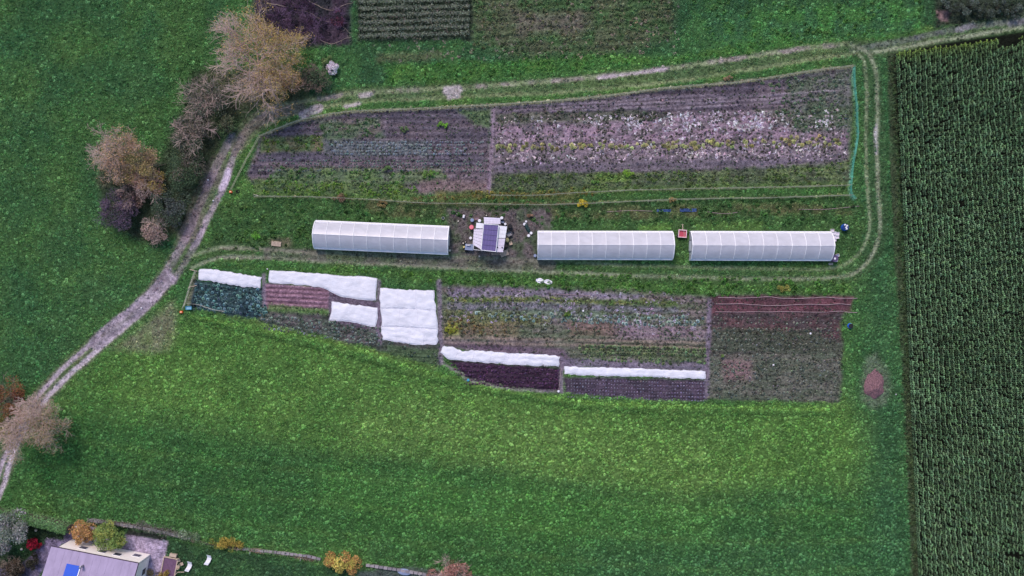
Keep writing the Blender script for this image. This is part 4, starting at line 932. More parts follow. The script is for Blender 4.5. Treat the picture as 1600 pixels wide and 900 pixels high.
M_greyblue = plain('grey_blue_plastic', (134, 146, 176), .5, .1, 3, bumpd=0); M_cream = plain('cream_plastic', (212, 196, 132), .6, .12, 3)
M_rust = plain('faded_red_paint', (176, 70, 88), .6, .15, 5); M_net = plain('net_twine', (160, 164, 140), .8, .15, 2, bumpd=0)
M_netg = plain('green_net_twine', (84, 170, 150), .7, .12, 2, bumpd=0); M_rope = plain('irrigation_hose', (176, 150, 154), .6, .12, 1.5, bumpd=0)
M_post = plain('plastic_post', (196, 190, 178), .6, .1, 3, bumpd=0); M_bluefilm = plain('blue_tarp', (48, 72, 118), .5, .3, 3)

# ------------------------------------------------------------------ the three tunnels
def tunnel(c4, nb, label, lit=1):
    TL, TR, BR, BL = [P(*q, 1.0) for q in c4]; cen = (TL + TR + BR + BL) / 4; ax = ((TR - TL) + (BR - BL)) / 2
    Lh = ax.length / 2; rz = math.atan2(ax.y, ax.x); Wd = (((TL - BL) + (TR - BR)) / 2).length / 2
    t = thing('polytunnel', label, 'polytunnel', (cen.x, cen.y, .02), rz, 'polytunnels along the lower track')
    prof = [(-Wd, 0.02), (-Wd * .995, .95), (-Wd * .90, 1.45), (-Wd * .62, 2.02), (-Wd * .30, 2.40), (0, 2.62)]
    prof = prof + [(-y, z) for y, z in prof[-2::-1]]; k = len(prof); bay = 2 * Lh / nb
    for s, rngk in ((0, range(0, 2)), (1, range(2, 5)), (2, range(5, 8)), (3, range(8, k - 1))):
        for b in range(nb):
            m = MB(); sub = 3
            ys = [prof[i] for i in list(rngk) + [rngk[-1] + 1]]; vs = []
            for j in range(sub + 1):
                x = -Lh + bay * (b + j / sub); sag = -.035 * math.sin(math.pi * j / sub)
                for y, z in ys: nrm = Vector((0, y / Wd, .8)).normalized(); vs.append((x, y + nrm.y * sag, z + nrm.z * sag))
            q = len(ys); m.add(vs, [(j * q + i, (j + 1) * q + i, (j + 1) * q + i + 1, j * q + i + 1) for j in range(sub) for i in range(q - 1)])
            m.build('side_curtain' if s in (0, 3) else 'cover_panel', M_film if s in (1, 2) else M_curt, t, True)
    for b in range(nb + 1):
        e = b in (0, nb); m = MB(); m.tube([(-Lh + bay * b, y * (1.004), z + .03) for y, z in prof], .075 if e else .045, 5)
        m.build('hoop', M_frame, t)
    m = MB(); m.tube([(-Lh, 0, 2.625), (Lh, 0, 2.625)], .028, 5); m.build('ridge_pipe', M_frame, t)
    for s in (-1, 1):
        m = MB(); m.tube([(-Lh, s * Wd * 1.0, 1.0), (Lh, s * Wd * 1.0, 1.0)], .10, 6); m.build('roll_up_tube', M_frame, t)
        m = MB(); m.box((0, s * (Wd + .04), .10), (2 * Lh, .05, .22)); m.build('base_board', M_white, t)
        gbl = MB(); x = s * (Lh + .01); pts = [(x, y, z) for y, z in prof]; gbl.add(pts, [tuple(range(k))]); gbl.build('end_wall', M_film, t)
        d = MB(); d.box((x + s * .03, 0, .98), (.05, 1.5, 1.9)); door = d.build('door', M_white, t)
        f = MB()
        for yy in (-.78, .78): f.box((x + s * .04, yy, 1.0), (.07, .07, 2.0))
        f.box((x + s * .04, 0, 2.02), (.07, 1.63, .07)); f.build('door_frame', M_steel, t)
    for s in (-1, 1):                                  # beds inside, seen faintly through the film
        m = MB(); m.box((0, s * Wd * .5, .16), (2 * Lh - .8, Wd * .55, .3)); m.build('planting_bed', M_soilbed, t)
M_soilbed = plain('bed_green', (60, 84, 52), .9, .4, 3)
tunnel([(493, 345), (701.5, 354), (700, 397.5), (491.5, 388)], 10, 'left one of the three white plastic tunnels, left of the cluttered shed')
tunnel([(840.5, 361.5), (1051, 362), (1050.5, 405.5), (840, 405)], 10, 'middle one of the three white plastic tunnels, right of the cluttered shed')
tunnel([(1079, 362), (1298, 362.5), (1298, 407), (1079, 406)], 10, 'right one of the three white plastic tunnels, nearest the maize field')

# ------------------------------------------------------------------ white fleece over the beds
def fleece(top, bot, label, h=.08, ns=60, nt_=10, seed=1, wrinkle=.022, ribs=0):
    """top and bottom edge polylines (plan, left to right)"""
    def samp(pl, t):
        d = [0]
        for a, b in zip(pl[:-1], pl[1:]): d.append(d[-1] + math.hypot(b[0] - a[0], b[1] - a[1]))
        x = t * d[-1]
        for i in range(len(pl) - 1):
            if x <= d[i + 1] + 1e-9: f = (x - d[i]) / (d[i + 1] - d[i]); return (pl[i][0] + (pl[i + 1][0] - pl[i][0]) * f, pl[i][1] + (pl[i + 1][1] - pl[i][1]) * f)
        return pl[-1]
    vs = []; g = np.random.default_rng(seed); xs = []
    for i in range(ns + 1):
        t = i / ns; A, B = samp(top, t), samp(bot, t)
        wob = (vnoise(np.array([t * ns * .45]), np.array([seed * 3.3]), 44)[0] - .5) * (2.0 if seed not in (5, 6) else .8); wob2 = (vnoise(np.array([t * ns * .4]), np.array([seed * 5.1]), 45)[0] - .5) * 2.4
        A = (A[0], A[1] + wob); B = (B[0], B[1] + wob2)
        for j in range(nt_ + 1):
            s = j / nt_; x = A[0] + (B[0] - A[0]) * s; y = A[1] + (B[1] - A[1]) * s; p = P(x, y)
            if i in (0, ns): p.x += (vnoise(np.array([s * 4]), np.array([seed * 2.]), 46)[0] - .5) * .25
            e = min(s, 1 - s); arch = h * (1 - (1 - min(1, e * 3.4)) ** 2) * min(1, min(t, 1 - t) * ns / 2.5)
            w1 = vnoise(np.array([p.x * 1.3 + p.y * .5]), np.array([p.y * 3.0]), 47)[0] - .5; w2 = vnoise(np.array([p.x * 4.2 - p.y]), np.array([p.y * 4.0]), 48)[0] - .5
            z = .05 + (.05 if seed in (4,) else .03 if seed == 5 else 0) + arch * (.75 + .5 * (w1 + .5)) + (w1 * 1.5 + w2) * wrinkle * min(1, e * 5 + .15)
            if ribs: z += .05 * abs(math.cos(math.pi * t * ribs)) ** 6 * min(1, e * 4)
            vs.append((p.x, p.y, max(z, .03) + hz(p.x, p.y)))
    q = nt_ + 1; fs = [(i * q + j, (i) * q + j + 1, (i + 1) * q + j + 1, (i + 1) * q + j) for i in range(ns) for j in range(nt_)]
    c = Vector(vs[len(vs) // 2]); c.z = 0
    m = MB(); m.add([Vector(v) - c for v in vs], fs); o = m.build('fleece_cover', M_fleece, None, True); o.location = c
    hm = MB(); q_ = [Vector(v) - c + Vector((0, 0, .02)) for v in vs]; rim = [q_[i * q] for i in range(ns + 1)] + [q_[ns * q + j] for j in range(1, q)] + [q_[i * q + nt_] for i in range(ns - 1, -1, -1)] + [q_[j] for j in range(nt_ - 1, -1, -1)]
    hm.tube(rim, .028, 4); hm.build('hem', M_hem, o, True)
    for rb in range(1, ribs + (2 if ribs else 0)):
        ii = int(ns * rb / (ribs + 1)); rm = MB(); rm.tube([q_[ii * q + j] + Vector((0, 0, .01)) for j in range(q)], 0.022, 4); rm.build('hoop', M_hem, o, True)
    sd = o.modifiers.new('cloth', 'SOLIDIFY'); sd.thickness = .012
    # stones and sandbags that hold the hem down
    tag(o, label, 'fleece', 'white fleece covers over the beds')
fleece([(312, 420), (340, 422), (375, 428), (409, 433)], [(310, 436), (340, 441), (375, 447), (406, 450)], 'short white fleece at the far left above the bluish kale', seed=1)
fleece([(422, 422.5), (480, 426), (530, 431), (570, 432), (590, 435)], [(420, 441), (470, 445), (505, 450), (535, 464), (587, 470)], 'white fleece widening to the right above the soil ridges', seed=2)
fleece([(520, 471), (550, 476), (591, 481)], [(515, 500), (550, 503), (587, 511)], 'small white fleece left of the large square sheets', seed=3, ns=34)
fleece([(594, 450), (635, 453), (678, 454)], [(594, 482), (640, 482.5), (681, 485)], 'uppermost of the three large white sheets lying edge to edge', seed=4, ns=40, nt_=14, ribs=2, h=.08)
fleece([(595, 480.4), (640, 480.8), (681, 483.3)], [(597, 510.5), (640, 511.5), (684, 514)], 'middle one of the three large white sheets lying edge to edge', seed=5, ns=40, nt_=14, ribs=2, h=.08)
fleece([(596, 508.8), (640, 509.8), (685, 512.3)], [(598, 531), (620, 534), (645, 538), (683, 538)], 'lowest of the three large white sheets lying edge to edge', seed=6, ns=40, nt_=14, ribs=3, h=.08)
fleece([(693, 541), (708, 542), (722, 549), (738, 547.5), (800, 552), (850, 554), (874, 557)], [(688, 551), (700, 561), (740, 565), (800, 570), (850, 572), (873, 572)], 'long white fleece above the dark purple lettuces', seed=7, ns=90, ribs=6)
fleece([(882, 573), (930, 574), (1000, 576), (1050, 578), (1102, 580)], [(882, 584), (930, 587), (1000, 588), (1050, 590), (1102, 591.5)], 'thin long white fleece above the dotted rows of seedlings', seed=8, ns=110, nt_=7)

# ------------------------------------------------------------------ net fences
def net_fence(line, label, mat=M_net, hgt=.9, post=3.0, name='net_fence', band=.030, group=None, strands=7, wob=.05):
    pts = [G(*q) for q in smooth(line, 10)]; c = pts[len(pts) // 2].copy(); c.z = 0
    t = thing(name, label, 'fence', c, 0, group)
    d = [0.0]
    for a, b in zip(pts[:-1], pts[1:]): d.append(d[-1] + (b - a).length)
    def at(x):
        for i in range(len(pts) - 1):
            if x <= d[i + 1]: return pts[i].lerp(pts[i + 1], (x - d[i]) / max(1e-6, d[i + 1] - d[i]))
        return pts[-1].copy()
    L = d[-1]; n = max(2, int(L / post)); xs = [L * i / n for i in range(n + 1)]; ln = [(R.gauss(0, .07), R.gauss(0, .07)) for _ in xs]
    pm = MB(); pm.tube([(0, 0, -.15), (0, 0, hgt + .1)], .022, 5); pme = pm.mesh('post', M_post)
    for x, (lx, ly) in zip(xs, ln):
        o = link('post', pme, t); o.location = at(x) - c; o.rotation_euler = (lx, ly, 0)
    m = MB()
    for s in range(strands):
        z = hgt * (s + .5) / strands; q = []
        k = int(L / .6)
        for i in range(k + 1):
            p = at(L * i / k); f = (L * i / k) / (L / n) % 1; q.append(p - c + Vector((R.gauss(0, .01), R.gauss(0, .02) + (vnoise(np.array([i * .12]), np.array([s * .35]), 52)[0] - .5) * wob * 3, z - .12 * math.sin(math.pi * f) * (s / strands))))
        m.tube(q, band / 2, 3, cap=False)
    m.build('net_strands', mat, t)
    v = MB(); k = int(L / .45)
    for i in range(k):
        p = at(L * (i + .5) / k) - c; v.tube([p + Vector((R.gauss(0, .05), R.gauss(0, .05), .02)), p + Vector((R.gauss(0, .06), R.gauss(0, .06), hgt * .88))], .014, 3, cap=False)
    tag(v.build('net_mesh', mat, t), kind='stuff')
stubble(TOPL, .9, 2.4, (186, 184, 152), 'dry pale grass along the foot of the upper fence')
net_fence(TOPL, 'long pale net fence along the top of the upper plots')
net_fence([(1333, 105), (1334, 135), (1337, 170), (1338, 215), (1333, 245), (1329, 275), (1328, 300), (1335, 311)], 'green net fence at the right end of the upper plot', M_netg, band=.026, strands=6)
stubble([(1333, 105), (1337, 170), (1338, 215), (1330, 262), (1328, 300)], .9, .9, (84, 140, 116), 'green grass along the foot of the green net')
net_fence([(768, 305), (830, 306), (900, 302), (1000, 297), (1100, 295), (1200, 293), (1328, 289)], 'upper one of the two parallel net fences below the upper plots', M_net, band=.035, strands=5)
net_fence([(398, 307), (470, 308), (560, 311), (660, 317), (760, 319), (830, 320), (900, 318), (1000, 314), (1100, 311), (1200, 309), (1329, 305)], 'lower one of the two parallel net fences below the upper plots', M_net, band=.035, strands=5)
stubble([(640, 316), (760, 318), (930, 317)], 1.4, 1.4, (142, 134, 100), 'dry grass along the lower net fence')
stubble([(640, 310), (780, 305), (930, 300)], 1.4, 1.4, (142, 134, 92), 'dry grass along the upper of the two parallel net fences')
net_fence([(405, 216), (392, 240), (380, 262), (368, 285), (362, 297)], 'net fence slanting down to the orange energiser at the left end of the upper plot', M_net, band=.03, strands=5)
net_fence([(307, 423), (302, 436), (297, 452), (292, 470), (288, 482)], 'pale net fence at the left end of the lower plots', M_post, band=.022, strands=6, wob=.15)
net_fence([(297, 474), (315, 477), (335, 484), (352, 487)], 'short pale net fence along the lower edge of the leftmost plot', M_post, band=.035, strands=4)
for a, b, lab in (((297, 421), (309, 424), 'pale stick lying at the top of the left net fence'), ((295, 449), (308, 446), 'pale stick lying across the middle of the left net fence')):
    m = MB(); m.tube([G(*a, .15), G((a[0] + b[0]) / 2, (a[1] + b[1]) / 2, .22), G(*b, .18)], .06, 6, .04); tag(m.build('stick', M_pallet), lab, 'stick')
# hoses on the maroon bed
for y, xa, xb, lab in ((465, 1122, 1339, 'uppermost of the three pale hoses on the maroon bed'), (476, 1118, 1329, 'middle one of the three pale hoses on the maroon bed'), (487.5, 1117, 1339, 'lowest of the three pale hoses on the maroon bed')):
    q = [G(x, y + (vnoise(np.array([x * .045]), np.array([y]), 58)[0] - .5) * 3.0, .10) for x in np.linspace(xa, xb, 70)]
    m = MB(); m.tube(q, .040, 5); c = q[0].copy(); tag(m.build('hose', M_rope), lab, 'hose', 'hoses on the maroon bed')
for pts, lab in (([(948, 331), (985, 329), (1020, 330)], 'thin brown hose left of the blue tarpaulin strips'), ([(1104, 331), (1130, 334), (1152, 332)], 'thin tan hose right of the blue tarpaulin strips'), ([(856, 459), (880, 460), (921, 462)], 'short pale hose at the top of the middle lower plot'),
                 ([(877, 575), (875, 592), (873, 610)], 'pale hose on the footpath right of the purple lettuces'), ([(1248, 327), (1290, 327), (1342, 322)], 'thin pale string right of the upper plots, above the right tunnel')):
    m = MB(); m.tube([G(x, y, .08) for x, y in smooth(pts, 8)], .028, 5); tag(m.build('hose', M_rope), lab, 'hose')
for (x, y, w, h, lab) in ((1037, 329, 22, 4, 'left one of the two crumpled dark blue tarpaulin strips'), (1075, 328.5, 26, 5, 'right one of the two crumpled dark blue tarpaulin strips')):
    c = G(x, y); m = MB(); nx_, ny_ = 16, 4
    m.add([Vector(((i / nx_ - .5) * w * S, (j / ny_ - .5) * h * S * R.uniform(.85, 1.1), .06 + R.uniform(0, .16))) for i in range(nx_ + 1) for j in range(ny_ + 1)], [(i * (ny_ + 1) + j, (i + 1) * (ny_ + 1) + j, (i + 1) * (ny_ + 1) + j + 1, i * (ny_ + 1) + j + 1) for i in range(nx_) for j in range(ny_)])
    o = m.build('tarpaulin', M_bluefilm); o.location = c; tag(o, lab, 'tarpaulin')

# ------------------------------------------------------------------ small things
def barrel(px, py, r, h, mat, label, lid=None, cat='barrel', name='barrel', z=0, group=None):
    c = G(px, py, z); t = thing(name, label, cat, c, 0, group); m = MB()
    m.lathe((0, 0, -.03), [(r * .92, 0), (r, .05), (r, h * .3), (r * 1.05, h * .33), (r, h * .36), (r, h * .64), (r * 1.05, h * .67), (r, h * .7), (r * .97, h * .96), (r * .9, h)]); m.build('body', mat, t, False)
    m = MB(); m.lathe((0, 0, -.03), [(r * .96, h * .985), (r * .96, h + .03), (r * .2, h + .04)], 14); m.build('lid', lid or mat, t)
    return t
def bucket(px, py, r, h, mat, label, inner=None, cat='bucket', z=0):
    c = G(px, py, z); t = thing('bucket', label, cat, c); m = MB()
    m.lathe((0, 0, 0), [(r * .8, 0), (r, h), (r * 1.08, h), (r * 1.08, h - .03), (r * .95, h - .03)], 12); m.build('body', mat, t)
    m = MB(); m.lathe((0, 0, 0), [(r * .9, h * .93), (r * .9, h * .985), (.02, h * 1.02)], 12); m.build('contents', inner or mat, t)
    m = MB(); m.tube([(-r, 0, h), (-r * .5, r * .7, h * .92), (0, r * 1.1, h * .9), (r * .5, r * .7, h * .92), (r, 0, h)], .008, 4); m.build('handle', M_steel, t)
def crate(px, py, sx, sy, h, mat, label, rz=0, z=0, fill=None, cat='crate', group=None):
    c = G(px, py, z); t = thing('crate', label, cat, c, rz, group); w = .03
    m = MB(); m.box((0, 0, .02), (sx, sy, .03)); m.build('base', mat, t)
    for k, (cx, cy, ax_, ay_) in enumerate(((0, sy / 2 - w / 2, sx, w), (0, -sy / 2 + w / 2, sx, w), (sx / 2 - w / 2, 0, w, sy - 2 * w - .004), (-sx / 2 + w / 2, 0, w, sy - 2 * w - .004))):
        m = MB(); m.box((cx, cy, h / 2 + .03), (ax_, ay_, h)); m.box((cx * 1.02, cy * 1.02, h + .02), (ax_ + .02, ay_ + .02, .03)); m.build('side', mat, t)
    if fill is not None: m = MB(); m.box((0, 0, h * .45), (sx - 2 * w - .01, sy - 2 * w - .01, h * .7)); m.build('contents', fill, t)
    return t
# the shed in the middle
rz = math.radians(-4.5); sc0 = P(766, 371); SH = thing('field_shed', 'small open field shed with a purple-grey centre roof and pale roof sheets at its sides', 'shed', (sc0.x, sc0.y, .02), rz)
def shp(px, py):            # plan to shed space
    v = P(px, py, 2.3) - sc0; v.z = 0; v.rotate(Euler((0, 0, -rz))); return v
def roofsheet(q, z0, mat, n, nm='roof_sheet', thick=.04, dz=(0, 0, 0, 0), corr=True):
    """q: four plan corners tl tr br bl; split into n sheets down the length"""
    tl, tr, br, bl = [shp(*p) for p in q]
    for i in range(n):
        a, b = i / n, (i + 1) / n; g = .012
        p = [tl.lerp(bl, a + g / 2), tr.lerp(br, a + g / 2), tr.lerp(br, b - g / 2), tl.lerp(bl, b - g / 2)]; zz = [z0 + dz[0], z0 + dz[1], z0 + dz[2], z0 + dz[3]]
        m = MB(); K = 10; top = []; 
        for k in range(K + 1):
            f = k / K; w = .018 * (k % 2) if corr else 0
            for (P1_, P2_, z1, z2) in ((p[0], p[1], zz[0], zz[1]), (p[3], p[2], zz[3], zz[2])):
                v = P1_.lerp(P2_, f); top.append(Vector((v.x, v.y, z1 + (z2 - z1) * f + w + (i % 2) * .006)))
        m.add(top + [v - Vector((0, 0, thick)) for v in top], [(2 * k, 2 * k + 1, 2 * k + 3, 2 * k + 2) for k in range(K)] + [(2 * (K + 1) + 2 * k, 2 * (K + 1) + 2 * k + 2, 2 * (K + 1) + 2 * k + 3, 2 * (K + 1) + 2 * k + 1) for k in range(K)]
              + [(0, 2, 2 * K + 4, 2 * K + 2), (1, 2 * K + 3, 2 * K + 5, 3)])
        m.build(nm, mat, SH)
roofsheet([(756.5, 351), (779, 352.8), (774.5, 393), (752, 390.5)], 2.62, M_panel, 5, 'solar_panel', corr=True)
roofsheet([(756, 339.3), (782, 340.8), (782, 350.2), (756.4, 349.8)], 2.45, M_pinkw, 3)
roofsheet([(744.5, 348), (755.5, 349), (754.5, 357), (743.5, 356.5)], 2.35, M_white, 1)
roofsheet([(740.5, 357.2), (755, 357.2), (751.8, 390), (738.6, 382)], 2.25, M_pinkw, 6, dz=(-.15, 0, 0, -.15))
roofsheet([(779.5, 352.5), (792.5, 353.6), (789.5, 372), (777, 372)], 2.30, M_white, 3, dz=(0, -.12, -.12, 0))
roofsheet([(777, 372.6), (789.5, 372.6), (786, 394), (774.8, 394)], 2.27, M_pinkw, 4, dz=(0, -.12, -.12, 0))
for x, y in ((757, 341), (781, 342), (742, 358), (740, 381), (753, 390), (774, 392), (791, 355), (786, 391)):
    v = shp(x, y); m = MB(); m.box((v.x, v.y, 1.1), (.09, .09, 2.2)); m.build('post', M_wood, SH)
for a, b in (((756, 350), (752, 391)), ((779.3, 352), (774.8, 393.5)), ((756, 350.5), (779.3, 352)), ((752, 391), (774.8, 393.5))):
    va, vb = shp(*a), shp(*b); m = MB(); m.tube([(va.x, va.y, 2.66), (vb.x, vb.y, 2.66)], .05, 4); m.build('roof_rail', M_frame, SH)
m = MB(); a, b, c, d = [shp(*q) for q in ((741, 384), (750.5, 384), (750, 389.5), (740.5, 389))]; m.add([(v.x, v.y, 2.12) for v in (a, b, c, d)] + [(v.x, v.y, 2.06) for v in (a, b, c, d)], [(0, 3, 2, 1), (4, 5, 6, 7), (0, 1, 5, 4), (1, 2, 6, 5), (2, 3, 7, 6), (3, 0, 4, 7)]); m.build('roof_opening_dark', M_dark, SH)  # black plate painting the darkness inside the roof opening
ha, hb = shp(745.5, 383.2), shp(745, 390.3)
m = MB(); q = [shp(*p) for p in ((739.6, 383.2), (751.2, 383.6), (750.8, 391), (739.8, 390))]; m.tube([(v.x, v.y, 2.12) for v in q + q[:1]], .04, 4); m.build('opening_frame', M_frame, SH)
m = MB(); v1, v2 = shp(757, 343), shp(780, 344); mid = (v1 + v2) / 2; m.box((mid.x, mid.y, 1.1), (2.0, .05, 2.1)); m.build('back_wall', M_wood, SH)
for x in (777.5, 784.5):
    v = shp(x, 386.5); m = MB(); m.lathe((v.x, v.y, 2.24), [(.10, 0), (.10, .05), (.03, .06)], 10); m.build('vent_cap', M_dark, SH)
# things round the shed
barrel(737, 355.5, .33, .75, M_red, 'red barrel left of the shed', plain('pale_red_lid', (226, 120, 136), .5, .1, 3, bumpd=0))
barrel(738, 344.5, .26, .7, M_greyblue, 'grey-blue barrel above the red barrel', M_greyblue)
barrel(749.5, 345.5, .24, .9, M_white, 'white drum at the upper left corner of the shed')
barrel(784, 341, .22, .8, M_white, 'white drum at the upper right corner of the shed')
barrel(789.5, 350.5, .18, .8, M_white, 'slim white drum right of the shed roof')
bucket(735.5, 372, .20, .3, M_white, 'white bucket left of the shed below the red barrel')
m = MB(); m.box((0, 0, .26), (.30, .48, .50), taper=.9); m.lathe((0, .1, .5), [(.06, 0), (.06, .07)], 8); o = m.build('jerrycan', M_white); o.location = G(724.8, 338.3); o.rotation_euler = (0, 0, -.3); tag(o, 'white jerrycan in the grass above left of the shed', 'jerrycan')
for i, (x, y, r_, lab) in enumerate([(716, 345.5, .10, 'small pale pot farthest left of the shed'), (714, 334, .09, 'small pale pot in the grass above the jerrycan'), (703, 391.5, .16, 'grey stone pot at the lower right corner of the left tunnel'), (836, 399.5, .22, 'round grey pot at the lower left corner of the middle tunnel'), (749, 400.5, .13, 'small pale pot on the track below the shed'), (692.5, 341, .22, 'pale round pot above the left tunnel')]):
    bucket(x, y, r_, r_ * 1.3, M_post if i != 3 else M_greyblue, lab, cat='pot', inner=M_dgreen if i == 5 else None)
def tyre(px, py, r, label):
    c = G(px, py, .02); m = MB(); n = 16
    for k in range(n):
        a = 6.283 * k / n
        for j in range(6):
            b = 6.283 * j / 6; q = r * .72 + r * .28 * math.cos(b); m.v.append((q * math.cos(a), q * math.sin(a), .1 + .1 * math.sin(b)))
    m.f += [(k * 6 + j, ((k + 1) % n) * 6 + j, ((k + 1) % n) * 6 + (j + 1) % 6, k * 6 + (j + 1) % 6) for k in range(n) for j in range(6)]
    t = thing('tyre', label, 'tyre', c); m.build('rubber', M_dark, t); w = MB(); w.lathe((0, 0, .06), [(r * .46, 0), (r * .46, .06), (r * .36, .07)], 12); w.build('rim', M_post, t)
tyre(723.8, 380, .26, 'left one of the two small tyres at the lower left of the shed'); tyre(727.5, 378, .20, 'right one of the two small tyres at the lower left of the shed')
tyre(760, 336.5, .25, 'dark tyre above the shed roof'); 
def table(px, py, sx, sy, h, mat, label, rz=0, name='table', leg=M_wood):
    t = thing(name, label, 'table', G(px, py), rz); n = max(3, int(sy / .22))
    for i in range(n): m = MB(); m.box((0, -sy / 2 + sy * (i + .5) / n, h), (sx, sy / n - .02, .035)); m.build('board', mat, t)
    for a in (-1, 1):
        for b in (-1, 1): m = MB(); m.box((a * (sx / 2 - .08), b * (sy / 2 - .08), h / 2 - .02), (.06, .06, h - .02)); m.build('leg', leg, t)
    return t
table(733.5, 386.5, 1.2, .9, .75, M_greyblue, 'grey-green work table at the lower left corner of the shed', rz)
crate(732.3, 383.2, .55, .22, .16, M_white, 'narrow white box on the work table', rz, z=.80)
bucket(725, 386, .14, .25, M_cream, 'small cream bucket left of the work table')
crate(729, 391, .5, .4, .25, M_dark, 'black crate below the work table', .2)
barrel(797, 354, .32, .9, M_dark, 'black water barrel right of the shed')
barrel(794.5, 361, .24, .6, M_dark, 'smaller black barrel below the black water barrel')
m = MB(); m.lathe((0, 0, 0), [(.22, 0), (.30, .12), (.26, .28), (.10, .36)], 9); o = m.build('sack', M_cream); o.location = G(792.8, 375); o.scale = (.9, 1.15, 1); tag(o, 'yellowish sack leaning right of the shed', 'sack')
crate(798, 380.5, .42, .42, .30, plain('beige_box', (206, 186, 166), .7, .1, 3), 'beige box right of the yellowish sack', .3, fill=M_pallet)
crate(791, 384, .45, .5, .3, M_dark, 'black crate at the lower right corner of the shed', .2, fill=M_wood)
crate(785.5, 347, .55, .4, .35, M_dark, 'black crate between the white drums above the shed', -.1, fill=M_greyblue)
crate(745, 341.5, .7, .5, .25, M_wood, 'brown wooden crate at the upper left corner of the shed', .05, fill=plain('dusty_soil', (128, 108, 116), .9, .2, 5))
crate(775.5, 337, .45, .35, .25, M_wood, 'small brown crate above the shed roof', .4, fill=M_dgreen)
def pallet(px, py, rz, label, s=(1.2, .8)):
    t = thing('pallet', label, 'pallet', G(px, py, .02), rz)
    for i in range(5): m = MB(); m.box((0, -s[1] / 2 + s[1] * (i + .5) / 5, .13), (s[0], s[1] / 5 - .04, .025)); m.build('board', M_pallet, t)
    for i in (-1, 0, 1): m = MB(); m.box((i * (s[0] / 2 - .06), 0, .06), (.09, s[1], .09)); m.build('runner', M_pallet, t)
pallet(788, 396, .35, 'pale wooden pallet at the lower right corner of the shed'); pallet(432, 381, -.1, 'pale wooden pallet in the grass left of the left tunnel', (1.4, .7))
pallet(775, 396.8, 0.0, 'narrow pale pallet along the lower side of the shed', (1.3, .35))
def wheelbarrow(px, py, rz, label, tub):
    t = thing('wheelbarrow', label, 'wheelbarrow', G(px, py), rz); m = MB()
    m.add([(-.3, -.24, .3), (.25, -.18, .3), (.25, .18, .3), (-.3, .24, .3), (-.42, -.34, .58), (.42, -.28, .62), (.42, .28, .62), (-.42, .34, .58)], [(0, 3, 2, 1), (0, 1, 5, 4), (1, 2, 6, 5), (2, 3, 7, 6), (3, 0, 4, 7)]); m.build('tub', tub, t)
    for s in (-1, 1): m = MB(); m.tube([(.6, s * .06, .2), (.2, s * .2, .3), (-.5, s * .26, .45), (-.85, s * .28, .52)], .02, 5); m.build('handle', M_steel, t)
    m = MB(); m.tube([(.6, -.04, .2), (.6, .04, .2)], .19, 12); m.build('wheel', M_dark, t)
    m = MB(); m.tube([(-.3, -.22, .38), (-.35, -.22, 0)], .018, 4); m.tube([(-.3, .22, .38), (-.35, .22, 0)], .018, 4); m.build('legs', M_steel, t)
wheelbarrow(796, 366, .5, 'grey wheelbarrow right of the shed', M_steel)
# the dark green bundle with white pots at both ends
m = MB(); n = 14; 
for i in range(n + 1):
    f = i / n; w = .30 * math.sin(math.pi * min(1, max(0, f * .9 + .07))) ** .6
    for k in range(8):
        a = math.pi * k / 7; m.v.append(((f - .5) * 2.0, math.cos(a) * w * R.uniform(.88, 1.1), .03 + math.sin(a) * w * 1.1 * R.uniform(.85, 1.1)))
m.f += [(i * 8 + k, (i + 1) * 8 + k, (i + 1) * 8 + k + 1, i * 8 + k + 1) for i in range(n) for k in range(7)]
m.f += [tuple(range(7, -1, -1)), tuple(n * 8 + k for k in range(8))]
o = m.build('tarpaulin_bundle', M_dgreen); o.location = G(824, 356.5); o.rotation_euler = (0, 0, math.radians(-62)); tag(o, 'long dark green tarpaulin bundle between the shed and the middle tunnel', 'tarpaulin')
for x, y, r_, lab in ((822, 346.2, .15, 'upper white pot at the top end of the dark green bundle'), (819.5, 350.3, .20, 'white pot beside the upper left end of the dark green bundle'), (829.8, 364.2, .20, 'right one of the two white pots at the lower end of the dark green bundle'), (826, 368.2, .21, 'left one of the two white pots at the lower end of the dark green bundle')):
    bucket(x, y, r_, .25, M_white, lab, cat='pot')
# red hand cart between the tunnels
t = thing('hand_cart', 'faded red hand cart with pale rim between the middle and the right tunnel', 'cart', G(1065, 365.5, .0), math.radians(-4))
m = MB(); m.box((0, 0, .46), (1.05, .95, .04)); m.build('tray', M_rust, t)
for cx, cy, ax_, ay_ in ((0, .52, 1.2, .11), (0, -.52, 1.25, .11), (.56, 0, .10, .90), (-.56, 0, .10, .90)): m = MB(); m.box((cx, cy, .58), (ax_, ay_, .22)); m.build('side_board', plain('pink_rim', (226, 190, 196), .6, .1, 4) if 'pink_rim' not in bpy.data.materials else bpy.data.materials['pink_rim'], t)
for cx, cy in ((-.68, -.3), (.70, -.3)): m = MB(); m.tube([(cx - .05, cy, .26), (cx + .05, cy, .26)], .25, 12); w = m.build('wheel', M_dark, t); m = MB(); m.tube([(cx - .055, cy, .26), (cx + .055, cy, .26)], .10, 8); m.build('hub', M_post, w)
m = MB(); m.tube([(0, .55, .45), (.02, .95, .4), (-.05, 1.35, .35)], .055, 5); m.tube([(-.2, 1.36, .35), (.12, 1.34, .35)], .03, 5); m.build('drawbar', M_pallet, t)
m = MB(); m.tube([(.15, .45, .52), (.28, 0, .55), (.24, -.42, .52)], .025, 5); m.build('strap', M_post, t)
